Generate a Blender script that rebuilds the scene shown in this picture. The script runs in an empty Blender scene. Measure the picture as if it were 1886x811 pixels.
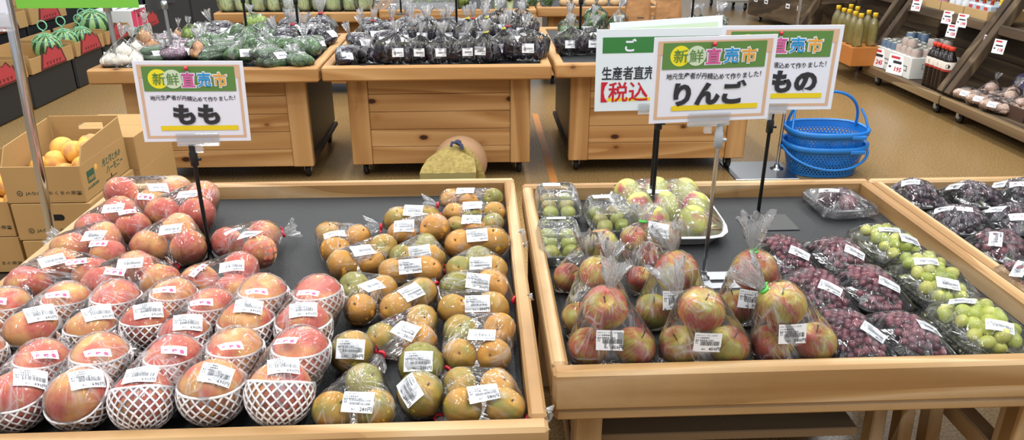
import bpy, bmesh, math, random
from mathutils import Vector, Matrix, Quaternion
from mathutils.bvhtree import BVHTree
from mathutils import noise as mnoise
random.seed(7)
PI = math.pi
S = bpy.context.scene
COL = S.collection
V = Vector

# ------------------------------------------------------------------ camera model (image 1886 x 811)
FPX, PITCH, YAW, HC = 1400.0, math.radians(23), math.radians(2.6), 1.32
CF = V((math.sin(YAW)*math.cos(PITCH), math.cos(YAW)*math.cos(PITCH), -math.sin(PITCH)))
CR = V((math.cos(YAW), -math.sin(YAW), 0))
CU = CR.cross(CF)
CC = V((0, 0, HC))
def ray(x, y): return CF + CR*((x-943)/FPX) - CU*((y-405.5)/FPX)
def at(x, y, z):
    d = ray(x, y); return CC + d*((z-HC)/d.z)
def atY(x, y, Y):
    d = ray(x, y); return CC + d*(Y/d.y)
def depth(p): return (p-CC).dot(CF)

# ------------------------------------------------------------------ materials
def lin(c):
    if isinstance(c, str):
        c = c.lstrip('#'); c = [int(c[i:i+2], 16)/255 for i in (0, 2, 4)]
    return tuple((x/12.92 if x <= .04045 else ((x+.055)/1.055)**2.4) for x in c[:3]) + (1.0,)
class NT:
    def __init__(s, name):
        s.m = bpy.data.materials.new(name); s.m.use_nodes = True
        s.t = s.m.node_tree; s.b = s.t.nodes['Principled BSDF']; s.out = s.t.nodes['Material Output']
    def n(s, typ, outp=0, **kw):
        nd = s.t.nodes.new('ShaderNode'+typ)
        for k, v in kw.items():
            if k.startswith('_'): setattr(nd, k[1:], v); continue
            key = int(k[1:]) if k[0] == 'i' and k[1:].isdigit() else k.replace('__', ' ')
            s.set(nd.inputs[key], v)
        s.last = nd
        return nd.outputs[outp]
    def set(s, inp, v):
        if isinstance(v, bpy.types.NodeSocket): s.t.links.new(v, inp)
        else: inp.default_value = v
    def p(s, **kw):
        for k, v in kw.items(): s.set(s.b.inputs[k.replace('__', ' ')], v)
        return s
    def ramp(s, fac, stops, interp='LINEAR'):
        nd = s.t.nodes.new('ShaderNodeValToRGB'); cr = nd.color_ramp; cr.interpolation = interp
        while len(cr.elements) < len(stops): cr.elements.new(.5)
        for e, (p, c) in zip(cr.elements, stops):
            e.position = p; e.color = lin(c) if isinstance(c, str) else (c, c, c, 1)
        s.set(nd.inputs[0], fac); return nd.outputs[0]
    def math(s, op, a, b=0.0, c=0.0, clamp=False):
        nd = s.t.nodes.new('ShaderNodeMath'); nd.operation = op; nd.use_clamp = clamp
        s.set(nd.inputs[0], a); s.set(nd.inputs[1], b); s.set(nd.inputs[2], c); return nd.outputs[0]
    def mix(s, f, a, b, bt='MIX'):
        nd = s.t.nodes.new('ShaderNodeMixRGB'); nd.blend_type = bt
        s.set(nd.inputs[0], f); s.set(nd.inputs[1], lin(a) if isinstance(a, str) else a); s.set(nd.inputs[2], lin(b) if isinstance(b, str) else b)
        return nd.outputs[0]
    def obj(s, scale=(1, 1, 1), rnd=0.0, src='Object'):
        tc = s.n('TexCoord'); nd = s.t.nodes['Texture Coordinate'] if False else s.last
        v = nd.outputs[src]
        if rnd:
            r = s.n('ObjectInfo', outp=5)
            off = s.n('VectorMath', i0=(rnd, rnd*1.7, rnd*.6), _operation='SCALE', Scale=r)
            v = s.n('VectorMath', i0=v, i1=off, _operation='ADD')
        if scale != (1, 1, 1): v = s.n('VectorMath', i0=v, i1=scale, _operation='MULTIPLY')
        return v
    def rand(s): return s.n('ObjectInfo', outp=5)
    def noise(s, v, sc, det=3, rough=.5, dist=0, outp=0):
        return s.n('TexNoise', outp=outp, Vector=v, Scale=sc, Detail=det, Roughness=rough, Distortion=dist)
    def bump(s, h, st=.3, d=.002):
        s.set(s.b.inputs['Normal'], s.n('Bump', Height=h, Strength=st, Distance=d)); return s
MATS = {}
def plain(name, c, rough=.5, metal=0, spec=.5, var=0.0, bump=None, **kw):
    if name in MATS: return MATS[name]
    t = NT(name); col = lin(c)
    v = t.obj(rnd=3)
    if var:
        a = t.noise(v, 14, 4)
        dk = tuple(x*(1-var) for x in col[:3])+(1,); lt = tuple(min(1, x*(1+var)) for x in col[:3])+(1,)
        t.p(Base__Color=t.mix(a, dk, lt))
    else: t.p(Base__Color=col)
    t.p(Roughness=rough, Metallic=metal, Specular__IOR__Level=spec)
    if bump: t.bump(t.noise(v, bump[0], 4), bump[1], bump[2])
    for k, x in kw.items(): t.set(t.b.inputs[k.replace('__', ' ')], x)
    MATS[name] = t.m; return t.m
def wood(name, stops, axis, ring=26, knots=False, rough=.55, dirt=0.0, fine=.35, knot_c='#3a1d0a'):
    """grain runs along the given object axis"""
    if name in MATS: return MATS[name]
    t = NT(name)
    sc = [1, 1, 1]; sc[axis] = .07
    v = t.obj(tuple(sc), rnd=9)
    warp = t.noise(v, 5, 2, .5, outp=1)
    v2 = t.n('VectorMath', i0=v, i1=t.n('VectorMath', i0=warp, _operation='SCALE', Scale=.11), _operation='ADD')
    w = t.n('TexNoise', Vector=v2, Scale=ring, Detail=2, Roughness=.45, Distortion=.2)
    rings = t.math('FRACT', t.math('MULTIPLY', t.noise(v2, ring*.22, 1, .4), 7.0))
    rr = t.math('MULTIPLY', rings, rings)
    f = t.math('ADD', t.math('MULTIPLY', w, .45), t.math('MULTIPLY', rr, .55))
    col = t.ramp(f, stops)
    sc2 = [340, 340, 340]; sc2[axis] = 9
    fi = t.noise(t.obj(tuple(sc2), rnd=2), 1, 2)
    col = t.mix(fine, col, t.ramp(fi, [(.25, stops[0][1]), (.75, stops[-1][1])]))
    if knots:
        ks = [9, 9, 9]; ks[axis] = 5.2
        vo = t.n('TexVoronoi', Vector=t.obj(tuple(ks), rnd=31), Scale=1.0)
        k = t.ramp(vo, [(.085, 1.0), (.14, 0.0)])
        halo = t.ramp(vo, [(.09, .75), (.26, 0.0)])
        col = t.mix(t.math('MULTIPLY', halo, .6), col, '#8a4e1c'); col = t.mix(k, col, knot_c)
    if dirt:
        dn = t.noise(t.obj(rnd=4), 7, 5, .65)
        col = t.mix(t.math('MULTIPLY', t.ramp(dn, [(.5, 0.0), (.75, 1.0)]), dirt), col, '#5c4a38')
    t.p(Base__Color=col, Roughness=rough, Specular__IOR__Level=.35)
    t.bump(f, .12, .002)
    MATS[name] = t.m; return t.m
OAK = [(.2, '#9c7548'), (.42, '#c7a577'), (.6, '#dabd96'), (.7, '#c29c6b'), (.88, '#94703f')]
CEDAR = [(.2, '#9d7142'), (.42, '#c29762'), (.6, '#d0a874'), (.72, '#b98c56'), (.9, '#946838')]
BARN = [(.2, '#43362a'), (.45, '#66543e'), (.6, '#7c694f'), (.72, '#5b4a36'), (.9, '#3b2f24')]
def oak(ax): return wood('oak_%s' % 'xyz'[ax], OAK, ax, dirt=.22)
def cedar(ax): return wood('cedar_%s' % 'xyz'[ax], CEDAR, ax, ring=20, knots=True)
def cedarp(ax): return wood('cedar_plain_%s' % 'xyz'[ax], CEDAR, ax, ring=20)
def barn(ax): return wood('barn_wood_%s' % 'xyz'[ax], BARN, ax, ring=16, rough=.75)

def film_mat(name, gl=.9, haze=.03, rough=.07, st=.6, crump=24, streak=(20, 1.6), tint=(1, 1, 1, 1), base=.0, d=.006, crease=.5, dcol=(.85, .87, .9, 1)):
    t = NT(name)
    tc = t.n('TexCoord'); uv = t.last.outputs['UV']; ob = t.last.outputs['Object']
    r = t.n('VectorMath', i0=(7.1, 3.3, 5.7), _operation='SCALE', Scale=t.rand())
    uvs = t.n('VectorMath', i0=t.n('VectorMath', i0=uv, i1=(streak[0], streak[1], 1), _operation='MULTIPLY'), i1=r, _operation='ADD')
    s1 = t.noise(uvs, 1.0, 2, .5, .6)
    ob2 = t.n('VectorMath', i0=ob, i1=r, _operation='ADD')
    wv = t.noise(ob2, 9, 1, .5, outp=1)
    ob3 = t.n('VectorMath', i0=ob2, i1=t.n('VectorMath', i0=wv, _operation='SCALE', Scale=.09), _operation='ADD')
    vo = t.n('TexVoronoi', Vector=ob3, Scale=crump, _feature='DISTANCE_TO_EDGE')
    cr = t.ramp(vo, [(0.0, 1.0), (.10, .25), (.5, 0.0)])
    n2 = t.noise(ob2, 26, 2, .5)
    ridge = t.ramp(t.math('ABSOLUTE', t.math('SUBTRACT', s1, .5)), [(0.0, 1.0), (.03, .35), (.065, 0.0)])
    line = t.ramp(vo, [(0.0, 1.0), (.03, .3), (.06, 0.0)])
    gate = t.ramp(t.noise(ob2, 17, 2, .5), [(.46, 0.0), (.62, 1.0)])
    h = t.math('ADD', t.math('ADD', t.math('MULTIPLY', t.ramp(s1, [(.38, 0.0), (.62, 1.0)]), .55), t.math('MULTIPLY', cr, .3)), t.math('MULTIPLY', n2, .6))
    nor = t.n('Bump', Height=h, Strength=st, Distance=d)
    fr = t.n('Fresnel', IOR=1.4)
    fac = t.math('ADD', t.math('MULTIPLY', fr, gl), base, clamp=True)
    haze = t.math('ADD', t.math('MULTIPLY', t.math('MULTIPLY', t.math('MAXIMUM', ridge, line), gate), crease), haze, clamp=True)
    tr = t.n('BsdfTransparent', Color=tint)
    df = t.n('BsdfDiffuse', Color=dcol, Normal=nor)
    tl = t.n('BsdfTranslucent', Color=dcol, Normal=nor); df = t.n('MixShader', i0=.5, i1=df, i2=tl)
    body = t.n('MixShader', i0=haze, i1=tr, i2=df)
    g = t.n('BsdfGlossy', Color=(1, 1, 1, 1), Roughness=rough, Normal=nor)
    sh = t.n('MixShader', i0=fac, i1=body, i2=g)
    t.t.links.new(sh, t.out.inputs[0]); t.t.nodes.remove(t.b)
    MATS[name] = t.m; return t.m
FILM = film_mat('clear_film')
FILMB = film_mat('loose_clear_film', haze=.05, st=.9, crump=16)
FILMW = film_mat('gathered_film', gl=1.3, haze=.26, rough=.15, st=1.0, crump=40, streak=(30, 1.5), base=.03, crease=.6)
WRAP = film_mat('stretch_wrap', haze=.01, crease=.28, st=.75, crump=13, streak=(22, 2), d=.008)
PET = film_mat('clear_plastic_box', haze=.03, st=.25, crump=10, rough=.04, streak=(60, .4))
FARF = film_mat('vegetable_bag_film', gl=1.0, haze=.012, rough=.1, st=1.0, crump=22, streak=(16, 2), base=.01, d=.012, crease=.4)

# ------------------------------------------------------------------ mesh builder
class MB:
    def __init__(s): s.v = []; s.f = []; s.m = []; s.s = []; s.uv = None
    def add(s, vs, fs, mi=0, sm=False):
        b = len(s.v); s.v.extend([V(p) for p in vs])
        for f in fs: s.f.append(tuple(b+i for i in f)); s.m.append(mi); s.s.append(sm)
        return s
    def box(s, lo, hi, mi=0, ch=.003, T=None):
        lo, hi = V(lo), V(hi); lo, hi = V(map(min, lo, hi)), V(map(max, lo, hi))
        c = min(ch, .45*min(hi-lo)); vs = []; idx = {}
        for sx in (0, 1):
            for sy in (0, 1):
                for sz in (0, 1):
                    p = V((hi.x if sx else lo.x, hi.y if sy else lo.y, hi.z if sz else lo.z))
                    ins = V((-c if sx else c, -c if sy else c, -c if sz else c))
                    for a in range(3):
                        q = p+ins; q[a] = p[a]; idx[sx, sy, sz, a] = len(vs); vs.append(q)
        I = lambda k, a: idx[k[0], k[1], k[2], a]
        fs = []
        for a in range(3):
            b, d = (a+1) % 3, (a+2) % 3
            for sd in (0, 1):
                ring = []
                for (x, y) in ((0, 0), (1, 0), (1, 1), (0, 1)):
                    k = [0, 0, 0]; k[a] = sd; k[b] = x; k[d] = y; ring.append(I(k, a))
                fs.append(ring if sd else ring[::-1])
        for a in range(3):
            b, d = (a+1) % 3, (a+2) % 3
            for x in (0, 1):
                for y in (0, 1):
                    k0 = [0, 0, 0]; k0[b] = x; k0[d] = y; k1 = list(k0); k1[a] = 1
                    q = [I(k0, b), I(k1, b), I(k1, d), I(k0, d)]
                    fs.append(q if (x ^ y) == 0 else q[::-1])
        for k in [(x, y, z) for x in (0, 1) for y in (0, 1) for z in (0, 1)]:
            q = [I(k, 0), I(k, 1), I(k, 2)]
            fs.append(q if (sum(k) % 2) else q[::-1])
        if T is not None: vs = [T @ q for q in vs]
        return s.add(vs, fs, mi)
    def tube(s, pts, r, n=8, mi=0, cap=True, sm=True, closed=False):
        pts = [V(p) for p in pts]; k = len(pts); rs = r if isinstance(r, (list, tuple)) else [r]*k
        vs = []; prev = None
        for i, p in enumerate(pts):
            if closed: d = pts[(i+1) % k]-pts[i-1]
            else: d = pts[min(i+1, k-1)]-pts[max(i-1, 0)]
            d.normalize()
            if prev is None: u = d.cross(V((0, 0, 1)) if abs(d.z) < .9 else V((1, 0, 0)))
            else: u = prev-d*prev.dot(d)
            u.normalize(); prev = u; w = d.cross(u)
            for j in range(n):
                a = 2*PI*j/n; vs.append(p+(u*math.cos(a)+w*math.sin(a))*rs[i])
        fs = []
        for i in range(k if closed else k-1):
            for j in range(n):
                a, b = i*n+j, i*n+(j+1) % n; c, d = ((i+1) % k)*n+(j+1) % n, ((i+1) % k)*n+j
                fs.append((a, b, c, d))
        s.add(vs, fs, mi, sm)
        if cap and not closed: s.add(vs[:n], [tuple(range(n))[::-1]], mi); s.add(vs[-n:], [tuple(range(n))], mi)
        return s
    def lathe(s, prof, c=(0, 0, 0), n=20, mi=0, sm=True, sx=1, sy=1, T=None):
        vs = []; c = V(c)
        for (r, z) in prof:
            for j in range(n):
                a = 2*PI*j/n; q = V((r*math.cos(a)*sx, r*math.sin(a)*sy, z)); vs.append((T @ q if T else q)+c)
        fs = [(i*n+j, i*n+(j+1) % n, (i+1)*n+(j+1) % n, (i+1)*n+j) for i in range(len(prof)-1) for j in range(n)]
        s.add(vs, fs, mi, sm)
        for i, fl in ((0, 1), (len(prof)-1, 0)):
            if prof[i][0] > 1e-5:
                t = tuple(range(n)); s.add(vs[i*n:i*n+n], [t[::-1] if fl else t], mi)
        return s
    def prism(s, poly, fn0, fn1, mi=0):
        """poly: 2D outline; fn0/fn1 map (x,y) to the two faces"""
        n = len(poly); a = [fn0(*p) for p in poly]; b = [fn1(*p) for p in poly]
        return s.add(a+b, [tuple(range(n)), tuple(range(2*n-1, n-1, -1))]+[(i, i+n, (i+1) % n+n, (i+1) % n) for i in range(n)], mi)
    def ball(s, c, r, n=12, m=8, mi=0, fn=None, T=None):
        vs = []; c = V(c); r = V((r, r, r)) if not hasattr(r, '__len__') else V(r)
        for i in range(m+1):
            th = PI*i/m
            for j in range(n):
                ph = 2*PI*j/n; q = V((math.sin(th)*math.cos(ph), math.sin(th)*math.sin(ph), math.cos(th)))
                if fn: q = fn(q, th, ph)
                q = V((q.x*r.x, q.y*r.y, q.z*r.z))
                vs.append((T @ q if T else q)+c)
        fs = []
        for i in range(m):
            for j in range(n):
                a, b, cc, d = i*n+j, (i+1)*n+j, (i+1)*n+(j+1) % n, i*n+(j+1) % n
                if i == 0: fs.append((a, b, cc))
                elif i == m-1: fs.append((a, b, d))
                else: fs.append((a, b, cc, d))
        return s.add(vs, fs, mi, True)
    def mesh(s, name, mats, off=V((0, 0, 0))):
        me = bpy.data.meshes.new(name)
        me.from_pydata([tuple(p-off) for p in s.v], [], s.f)
        for m in (mats if isinstance(mats, (list, tuple)) else [mats]): me.materials.append(m)
        me.polygons.foreach_set('material_index', s.m); me.polygons.foreach_set('use_smooth', s.s)
        if s.uv:
            ul = me.uv_layers.new(name='UVMap'); fl = [c for uv in s.uv for c in uv]; ul.data.foreach_set('uv', fl)
        me.update(); return me
    def build(s, name, mats, parent=None, loc=None):
        """vertices are world coordinates; the object's origin is its parent's (or loc)"""
        off = wloc(parent) if parent is not None else V(loc if loc is not None else (0, 0, 0))
        me = s.mesh(name, mats, off)
        if not s.uv:
            bm = bmesh.new(); bm.from_mesh(me); bmesh.ops.recalc_face_normals(bm, faces=bm.faces); bm.to_mesh(me); bm.free()
        o = bpy.data.objects.new(name, me); COL.objects.link(o)
        if parent is not None: o.parent = parent
        else: o.location = off
        return o
def wloc(o):
    p = V((0, 0, 0))
    while o is not None: p = p+o.location; o = o.parent
    return p
LABELS = set()
def tag(o, label=None, cat=None, group=None, kind=None):
    if label: o['label'] = label
    if cat: o['category'] = cat
    if group: o['group'] = group
    if kind: o['kind'] = kind
    return o
def thing(name, label, cat, loc, group=None):
    o = bpy.data.objects.new(name, None); COL.objects.link(o); o.location = V(loc); o.empty_display_size = .05
    return tag(o, label, cat, group)
def part(name, me, parent, loc=(0, 0, 0), rot=None, sc=None):
    """a part from a shared mesh; loc in world space"""
    o = bpy.data.objects.new(name, me); COL.objects.link(o)
    if parent is not None:
        o.parent = parent; o.location = V(loc)-wloc(parent)
    else: o.location = V(loc)
    if rot is not None:
        if isinstance(rot, Quaternion): o.rotation_mode = 'QUATERNION'; o.rotation_quaternion = rot
        else: o.rotation_euler = rot
    if sc is not None: o.scale = (sc, sc, sc) if not hasattr(sc, '__len__') else sc
    return o
def copy_tree(src, loc=None, rotz=None):
    c = src.copy(); COL.objects.link(c)
    for ch in list(src.children):
        d = ch.copy(); COL.objects.link(d); d.parent = c
        for g in list(ch.children):
            e = g.copy(); COL.objects.link(e); e.parent = d
    if loc is not None: c.location = V(loc)
    if rotz is not None: c.rotation_euler = (0, 0, rotz)
    return c

# ------------------------------------------------------------------ lettering
_TX = {}
def text2d(s, bold=0.0, res=2):
    k = (s, bold, res)
    if k in _TX: return _TX[k]
    c = bpy.data.curves.new('lettering', 'FONT'); c.body = s; c.resolution_u = res; c.offset = bold
    o = bpy.data.objects.new('lettering', c); COL.objects.link(o)
    dg = bpy.context.evaluated_depsgraph_get(); dg.update()
    e = o.evaluated_get(dg); m = e.to_mesh()
    vs = [(v.co.x, v.co.y) for v in m.vertices]; fs = [tuple(p.vertices) for p in m.polygons]
    e.to_mesh_clear(); bpy.data.objects.remove(o); bpy.data.curves.remove(c)
    x0 = min(p[0] for p in vs); x1 = max(p[0] for p in vs); y0 = min(p[1] for p in vs); y1 = max(p[1] for p in vs)
    _TX[k] = (vs, fs, x0, x1, y0, y1); return _TX[k]
def put_text(mb, s, place, cx, cy, w=None, h=None, bold=0.0, mi=0, res=2, lay=1, anchor='c', skew=0.0):
    """fits the text in a box w x h centred on (cx,cy) (anchor 'l': cx is the left edge)"""
    vs, fs, x0, x1, y0, y1 = text2d(s, bold, res)
    sx = w/(x1-x0) if w else None; sy = h/(y1-y0) if h else None
    sx = sx or sy; sy = sy or sx
    ox = cx-(0 if anchor == 'l' else (x1-x0)*sx/2)
    mb.add([place(ox+(x-x0)*sx+skew*(y-y0)*sy, cy+(y-(y0+y1)/2)*sy, lay) for x, y in vs], fs, mi)
def quad(mb, place, x0, y0, x1, y1, mi, lay=1, nx=1, ny=1):
    vs = [place(x0+(x1-x0)*i/nx, y0+(y1-y0)*j/ny, lay) for j in range(ny+1) for i in range(nx+1)]
    fs = [(j*(nx+1)+i, j*(nx+1)+i+1, (j+1)*(nx+1)+i+1, (j+1)*(nx+1)+i) for j in range(ny) for i in range(nx)]
    mb.add(vs, fs, mi)
def disc2(mb, place, cx, cy, r, mi, lay, n=28):
    mb.add([place(cx+r*math.cos(2*PI*i/n), cy+r*math.sin(2*PI*i/n), lay) for i in range(n)], [tuple(range(n))], mi)
INK = plain('black_ink', '#2a2c33', .5)
INKP = plain('pink_ink', '#c2407f', .5)
PAPER = plain('label_paper', '#eef1f6', .45)
ZM, ZR = .560, .60   # tops of the rubber mats and of the tray rims
# ------------------------------------------------------------------ camera, light, floor
cam = bpy.data.cameras.new('camera'); co = bpy.data.objects.new('camera', cam); COL.objects.link(co); S.camera = co
cam.sensor_fit = 'HORIZONTAL'; cam.sensor_width = 36; cam.lens = FPX/1886*36; cam.clip_start = .02; cam.clip_end = 100
co.matrix_world = Matrix(((CR.x, CU.x, -CF.x, CC.x), (CR.y, CU.y, -CF.y, CC.y), (CR.z, CU.z, -CF.z, CC.z), (0, 0, 0, 1)))
S.view_settings.view_transform = 'Standard'; S.view_settings.look = 'None'; S.view_settings.gamma = 1; S.view_settings.exposure = .5
S.view_settings.use_curve_mapping = False
S.cycles.transparent_max_bounces = 20; S.cycles.max_bounces = 8; S.cycles.diffuse_bounces = 3; S.cycles.glossy_bounces = 4; S.cycles.transmission_bounces = 6
S.cycles.use_denoising = True; S.cycles.sample_clamp_indirect = 6; S.cycles.caustics_reflective = False; S.cycles.caustics_refractive = False
w = bpy.data.worlds.new('world'); S.world = w; w.use_nodes = True
bg = w.node_tree.nodes['Background']; bg.inputs[0].default_value = (.93, .96, 1, 1); bg.inputs[1].default_value = .42
def lamp(x, y, z, sx, sy, power, col=(1, .98, .95)):
    l = bpy.data.lights.new('ceiling_lamp', 'AREA'); l.shape = 'RECTANGLE'; l.size = sx; l.size_y = sy; l.energy = power; l.color = col
    o = bpy.data.objects.new('ceiling_lamp', l); COL.objects.link(o); o.location = (x, y, z); return o
for x in (-2.6, -.9, .8, 2.5):
    for y in (.3, 2.6, 4.9, 7.2): lamp(x, y, 2.75, .12, 1.5, 17)
for x in (-1.7, .0, 1.7):
    for y in (1.5, 3.8, 6.2): lamp(x, y, 2.9, .14, .14, 7, (.93, .97, 1))
def floor_mat():
    t = NT('terrazzo_floor'); v = t.obj(); 
    n = t.noise(v, 130, 3, .7); big = t.noise(v, .9, 3)
    col = t.ramp(n, [(.32, '#6f5836'), (.5, '#94774b'), (.68, '#b5976a')])
    col = t.mix(t.math('MULTIPLY', big, .45), col, '#8e7042')
    br = t.n('TexBrick', Vector=v, Scale=1.0, Mortar__Size=.002, Brick__Width=.6, Row__Height=.6, Color1=(1, 1, 1, 1), Color2=(.95, .95, .95, 1), Mortar=(.8, .78, .75, 1), _offset=0.0)
    col = t.mix(1.0, col, br, 'MULTIPLY')
    t.p(Base__Color=col, Roughness=t.math('ADD', .2, t.math('MULTIPLY', n, .16)), Specular__IOR__Level=.6); return t.m
fl = MB().box((-9, -2, -.1), (9, 16, 0), 0, .001).build('floor', floor_mat()); tag(fl, kind='structure')
# orange marking tape on the floor between the tables
TAPE = plain('orange_tape', '#c98646', .5, var=.12)
mb = MB(); mb.box((.355, 2.9, 0), (.395, 4.9, .0012), 0, .0003); mb.box((.20, 3.30, 0), (.9, 3.34, .0013), 0, .0003)
tag(mb.build('floor_tape', TAPE), 'worn orange marking tape stuck on the brown floor between the tables', 'floor tape')
def mat_rubber():
    t = NT('rubber_mat'); v = t.obj()
    n = t.n('TexVoronoi', Vector=v, Scale=260.0); n2 = t.noise(v, 6, 4)
    t.p(Base__Color=t.mix(n2, '#212325', '#2f3133'), Roughness=.62, Specular__IOR__Level=.4); t.bump(n, .5, .002); return t.m
RUB = mat_rubber(); BLACKP = plain('black_plastic', '#17181a', .4); STEEL = plain('brushed_steel', '#b9bcc0', .28, 1.0); DARKW = plain('dark_wood', '#4b3623', .7, var=.2)  # DARKW: plain dark brown board wood with random mottling
# ------------------------------------------------------------------ front trays
def front_tray(x0, x1, y0, y1, label, hf, low=True, wd=.028, skew=0):
    c = ((x0+x1)/2, (y0+y1)/2, 0); r = thing('tray_table', label, 'display table', c, 'wooden fruit tray tables in front')
    B = lambda lo, hi, nm, m, ch=.004: MB().box(lo, hi, 0, ch).build(nm, m, r)
    B((x0, y0, ZR-hf), (x1, y0+wd+.004, ZR), 'rim_rail', oak(0), .006)
    B((x0, y1-wd, ZR-.075), (x1, y1, ZR), 'rim_rail', oak(0), .006)
    B((x0, y0+wd+.0045, ZR-.075), (x0+wd, y1-wd-.0005, ZR), 'rim_rail', oak(1), .005)
    B((x1-wd, y0+wd+.0045, ZR-.075), (x1, y1-wd-.0005, ZR), 'rim_rail', oak(1), .005)
    B((x0+wd, y0+wd+.004, ZM-.02), (x1-wd, y1-wd, ZM-.006), 'tray_bottom', DARKW, .001)
    B((x0+wd+.002, y0+wd+.006, ZM-.006), (x1-wd-.002, y1-wd-.002, ZM), 'rubber_mat', RUB, .001)
    zf = ZR-hf-.001
    if low: B((x0+.004, y0+.006, zf-.024), (x1-.004, y0+.046, zf), 'apron_rail', oak(0), .006); zf -= .025
    for x in (x0+.045, x1-.1):
        for y in (y0+.05, y1-.1): B((x, y, 0), (x+.05, y+.05, ZM-.021), 'leg', oak(2), .004)
    for x in (x0+.045, x1-.1): B((x+.005, y0+.1, .30), (x+.045, y1-.1, .345), 'stretcher', oak(1), .004)
    return r
front_tray(-.985, .096, .905, 2.0, 'worn oak tray table on the left holding bagged peaches and brown pears', .10, False)
tr2 = front_tray(.116, 1.076, 1.044, 1.95, 'worn oak tray table in the middle holding bagged apples and grapes', .076)
tr3 = front_tray(1.081, 2.05, 1.044, 1.95, 'worn oak tray table at the right holding black and red grapes', .076)
# ------------------------------------------------------------------ fruit
def peach_mat():
    t = NT('peach_skin'); v = t.obj(rnd=11); o = t.obj(); r = t.rand()
    base = t.mix(t.noise(v, 1.7, 2), '#f0bd6c', '#eba06c')
    m = t.noise(v, .95, 3, .55)
    m = t.ramp(t.math('ADD', m, t.math('MULTIPLY', t.math('SUBTRACT', r, .4), .22)), [(.38, 0.0), (.6, 1.0)])
    red = t.mix(t.noise(v, 2.6, 4, .6), '#d0504b', '#ec856b')
    red = t.mix(t.ramp(t.noise(v, 5, 5, .7), [(.45, 0.0), (.8, .7)]), red, '#a8353f')
    col = t.mix(m, base, red)
    sp = t.noise(v, 40, 2); col = t.mix(t.ramp(sp, [(.6, 0.0), (.75, .35)]), col, '#e9a27c')
    t.p(Base__Color=col, Roughness=.62, Specular__IOR__Level=.25, Sheen__Weight=.25, Sheen__Roughness=.5)
    return t.m
def pear_mat():
    t = NT('pear_skin'); v = t.obj(rnd=13); r = t.rand()
    g = t.ramp(t.math('ADD', t.noise(v, .9, 2), t.math('MULTIPLY', t.math('SUBTRACT', r, .5), .75)), [(.22, '#938f3a'), (.36, '#b69638'), (.52, '#cd9838'), (.75, '#da983a')])
    sp = t.n('TexVoronoi', Vector=v, Scale=15.0); sp = t.ramp(sp, [(.12, .6), (.25, 0.0)])
    col = t.mix(sp, g, '#d9b878'); col = t.mix(t.ramp(t.noise(v, 5, 5, .7), [(.5, 0.0), (.8, .5)]), col, '#9b6a2a')
    t.p(Base__Color=col, Roughness=.5, Specular__IOR__Level=.35); t.bump(sp, .1, .01)
    return t.m
def apple_mat():
    t = NT('apple_skin'); o = t.obj(); r = t.rand(); v = t.obj(rnd=17)
    base = t.mix(t.noise(v, 1.3, 2), '#a8b840', '#d8bd58')
    sep = t.n('SeparateXYZ', Vector=o); sx, sy, sz = [t.last.outputs[i] for i in range(3)]
    az = t.n('VectorMath', i0=o, i1=(1, 1, .001), _operation='MULTIPLY'); az = t.n('VectorMath', i0=az, _operation='NORMALIZE')
    azs = t.n('VectorMath', i0=az, i1=t.n('VectorMath', i0=(5, 3, 8), _operation='SCALE', Scale=r), _operation='ADD')
    az3 = t.n('CombineXYZ', X=t.math('MULTIPLY', sz, .35)); az3 = t.n('VectorMath', i0=azs, i1=az3, _operation='ADD')
    st = t.noise(az3, 9, 3, .65)
    big = t.noise(v, .85, 2)
    f = t.math('ADD', t.math('ADD', t.math('MULTIPLY', st, .55), t.math('MULTIPLY', big, .75)), t.math('MULTIPLY', t.math('SUBTRACT', r, .5), .16))
    m = t.ramp(f, [(.565, 0.0), (.77, 1.0)])
    red = t.mix(st, '#9c2b2c', '#d4604a')
    col = t.mix(m, base, red)
    sp = t.ramp(t.n('TexVoronoi', Vector=v, Scale=11.0), [(.07, .5), (.14, 0.0)]); col = t.mix(sp, col, '#e4cf94')
    t.p(Base__Color=col, Roughness=.32, Specular__IOR__Level=.5)
    return t.m
def grape_mat(name, a, b, c, rough=.35):
    t = NT(name); v = t.obj(rnd=5); r = t.rand()
    col = t.ramp(r, [(.1, a), (.5, b), (.9, c)]); col = t.mix(t.ramp(t.noise(v, 2.2, 3), [(.45, 0.0), (.8, .35)]), col, '#a590a0' if 'green' not in name else '#dfe3a0')
    t.p(Base__Color=col, Roughness=rough, Specular__IOR__Level=.5); return t.m
PEACH, PEAR, APPLE = peach_mat(), pear_mat(), apple_mat()
GR_RED = grape_mat('grape_red', '#4d2430', '#6c333f', '#85444d'); GR_DARK = grape_mat('grape_black', '#231521', '#33202e', '#4a2733'); GR_GREEN = grape_mat('grape_green', '#9aaa35', '#b3bd4c', '#c6c562', .3)
PLUM = grape_mat('plum_skin', '#3f1a26', '#572531', '#6a3038'); FIG = grape_mat('fig_green', '#8a9440', '#a2a450', '#9c8a4c', .4)
STEM = plain('fruit_stem', '#5b4526', .8)
FOAM = plain('foam_net_white', '#f3eeee', .65, spec=.2)
def dimple(th, dep, w): return dep*math.exp(-(th/w)**2)
def f_peach(q, th, ph):
    a = abs(ph-PI); c = .10*math.exp(-(a/.17)**2)*math.sin(th)**.6
    q = q*(1-c); q.z -= dimple(th, .24, .3); q.z -= .06*math.exp(-((PI-th)/.25)**2); return q
def f_pear(q, th, ph):
    q.z *= .88; q.z -= dimple(th, .2, .28); q.z += dimple(PI-th, .2, .3); return q*(1+.012*math.sin(3*ph+1))
def f_apple(q, th, ph):
    k = 1+.05*math.cos(th); q = V((q.x*k, q.y*k, q.z*.93)); q.z -= dimple(th, .34, .34); q.z += dimple(PI-th, .22, .3)
    return q*(1+.018*math.sin(5*ph)*math.sin(th)+.012*math.sin(2*ph+.5))
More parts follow.
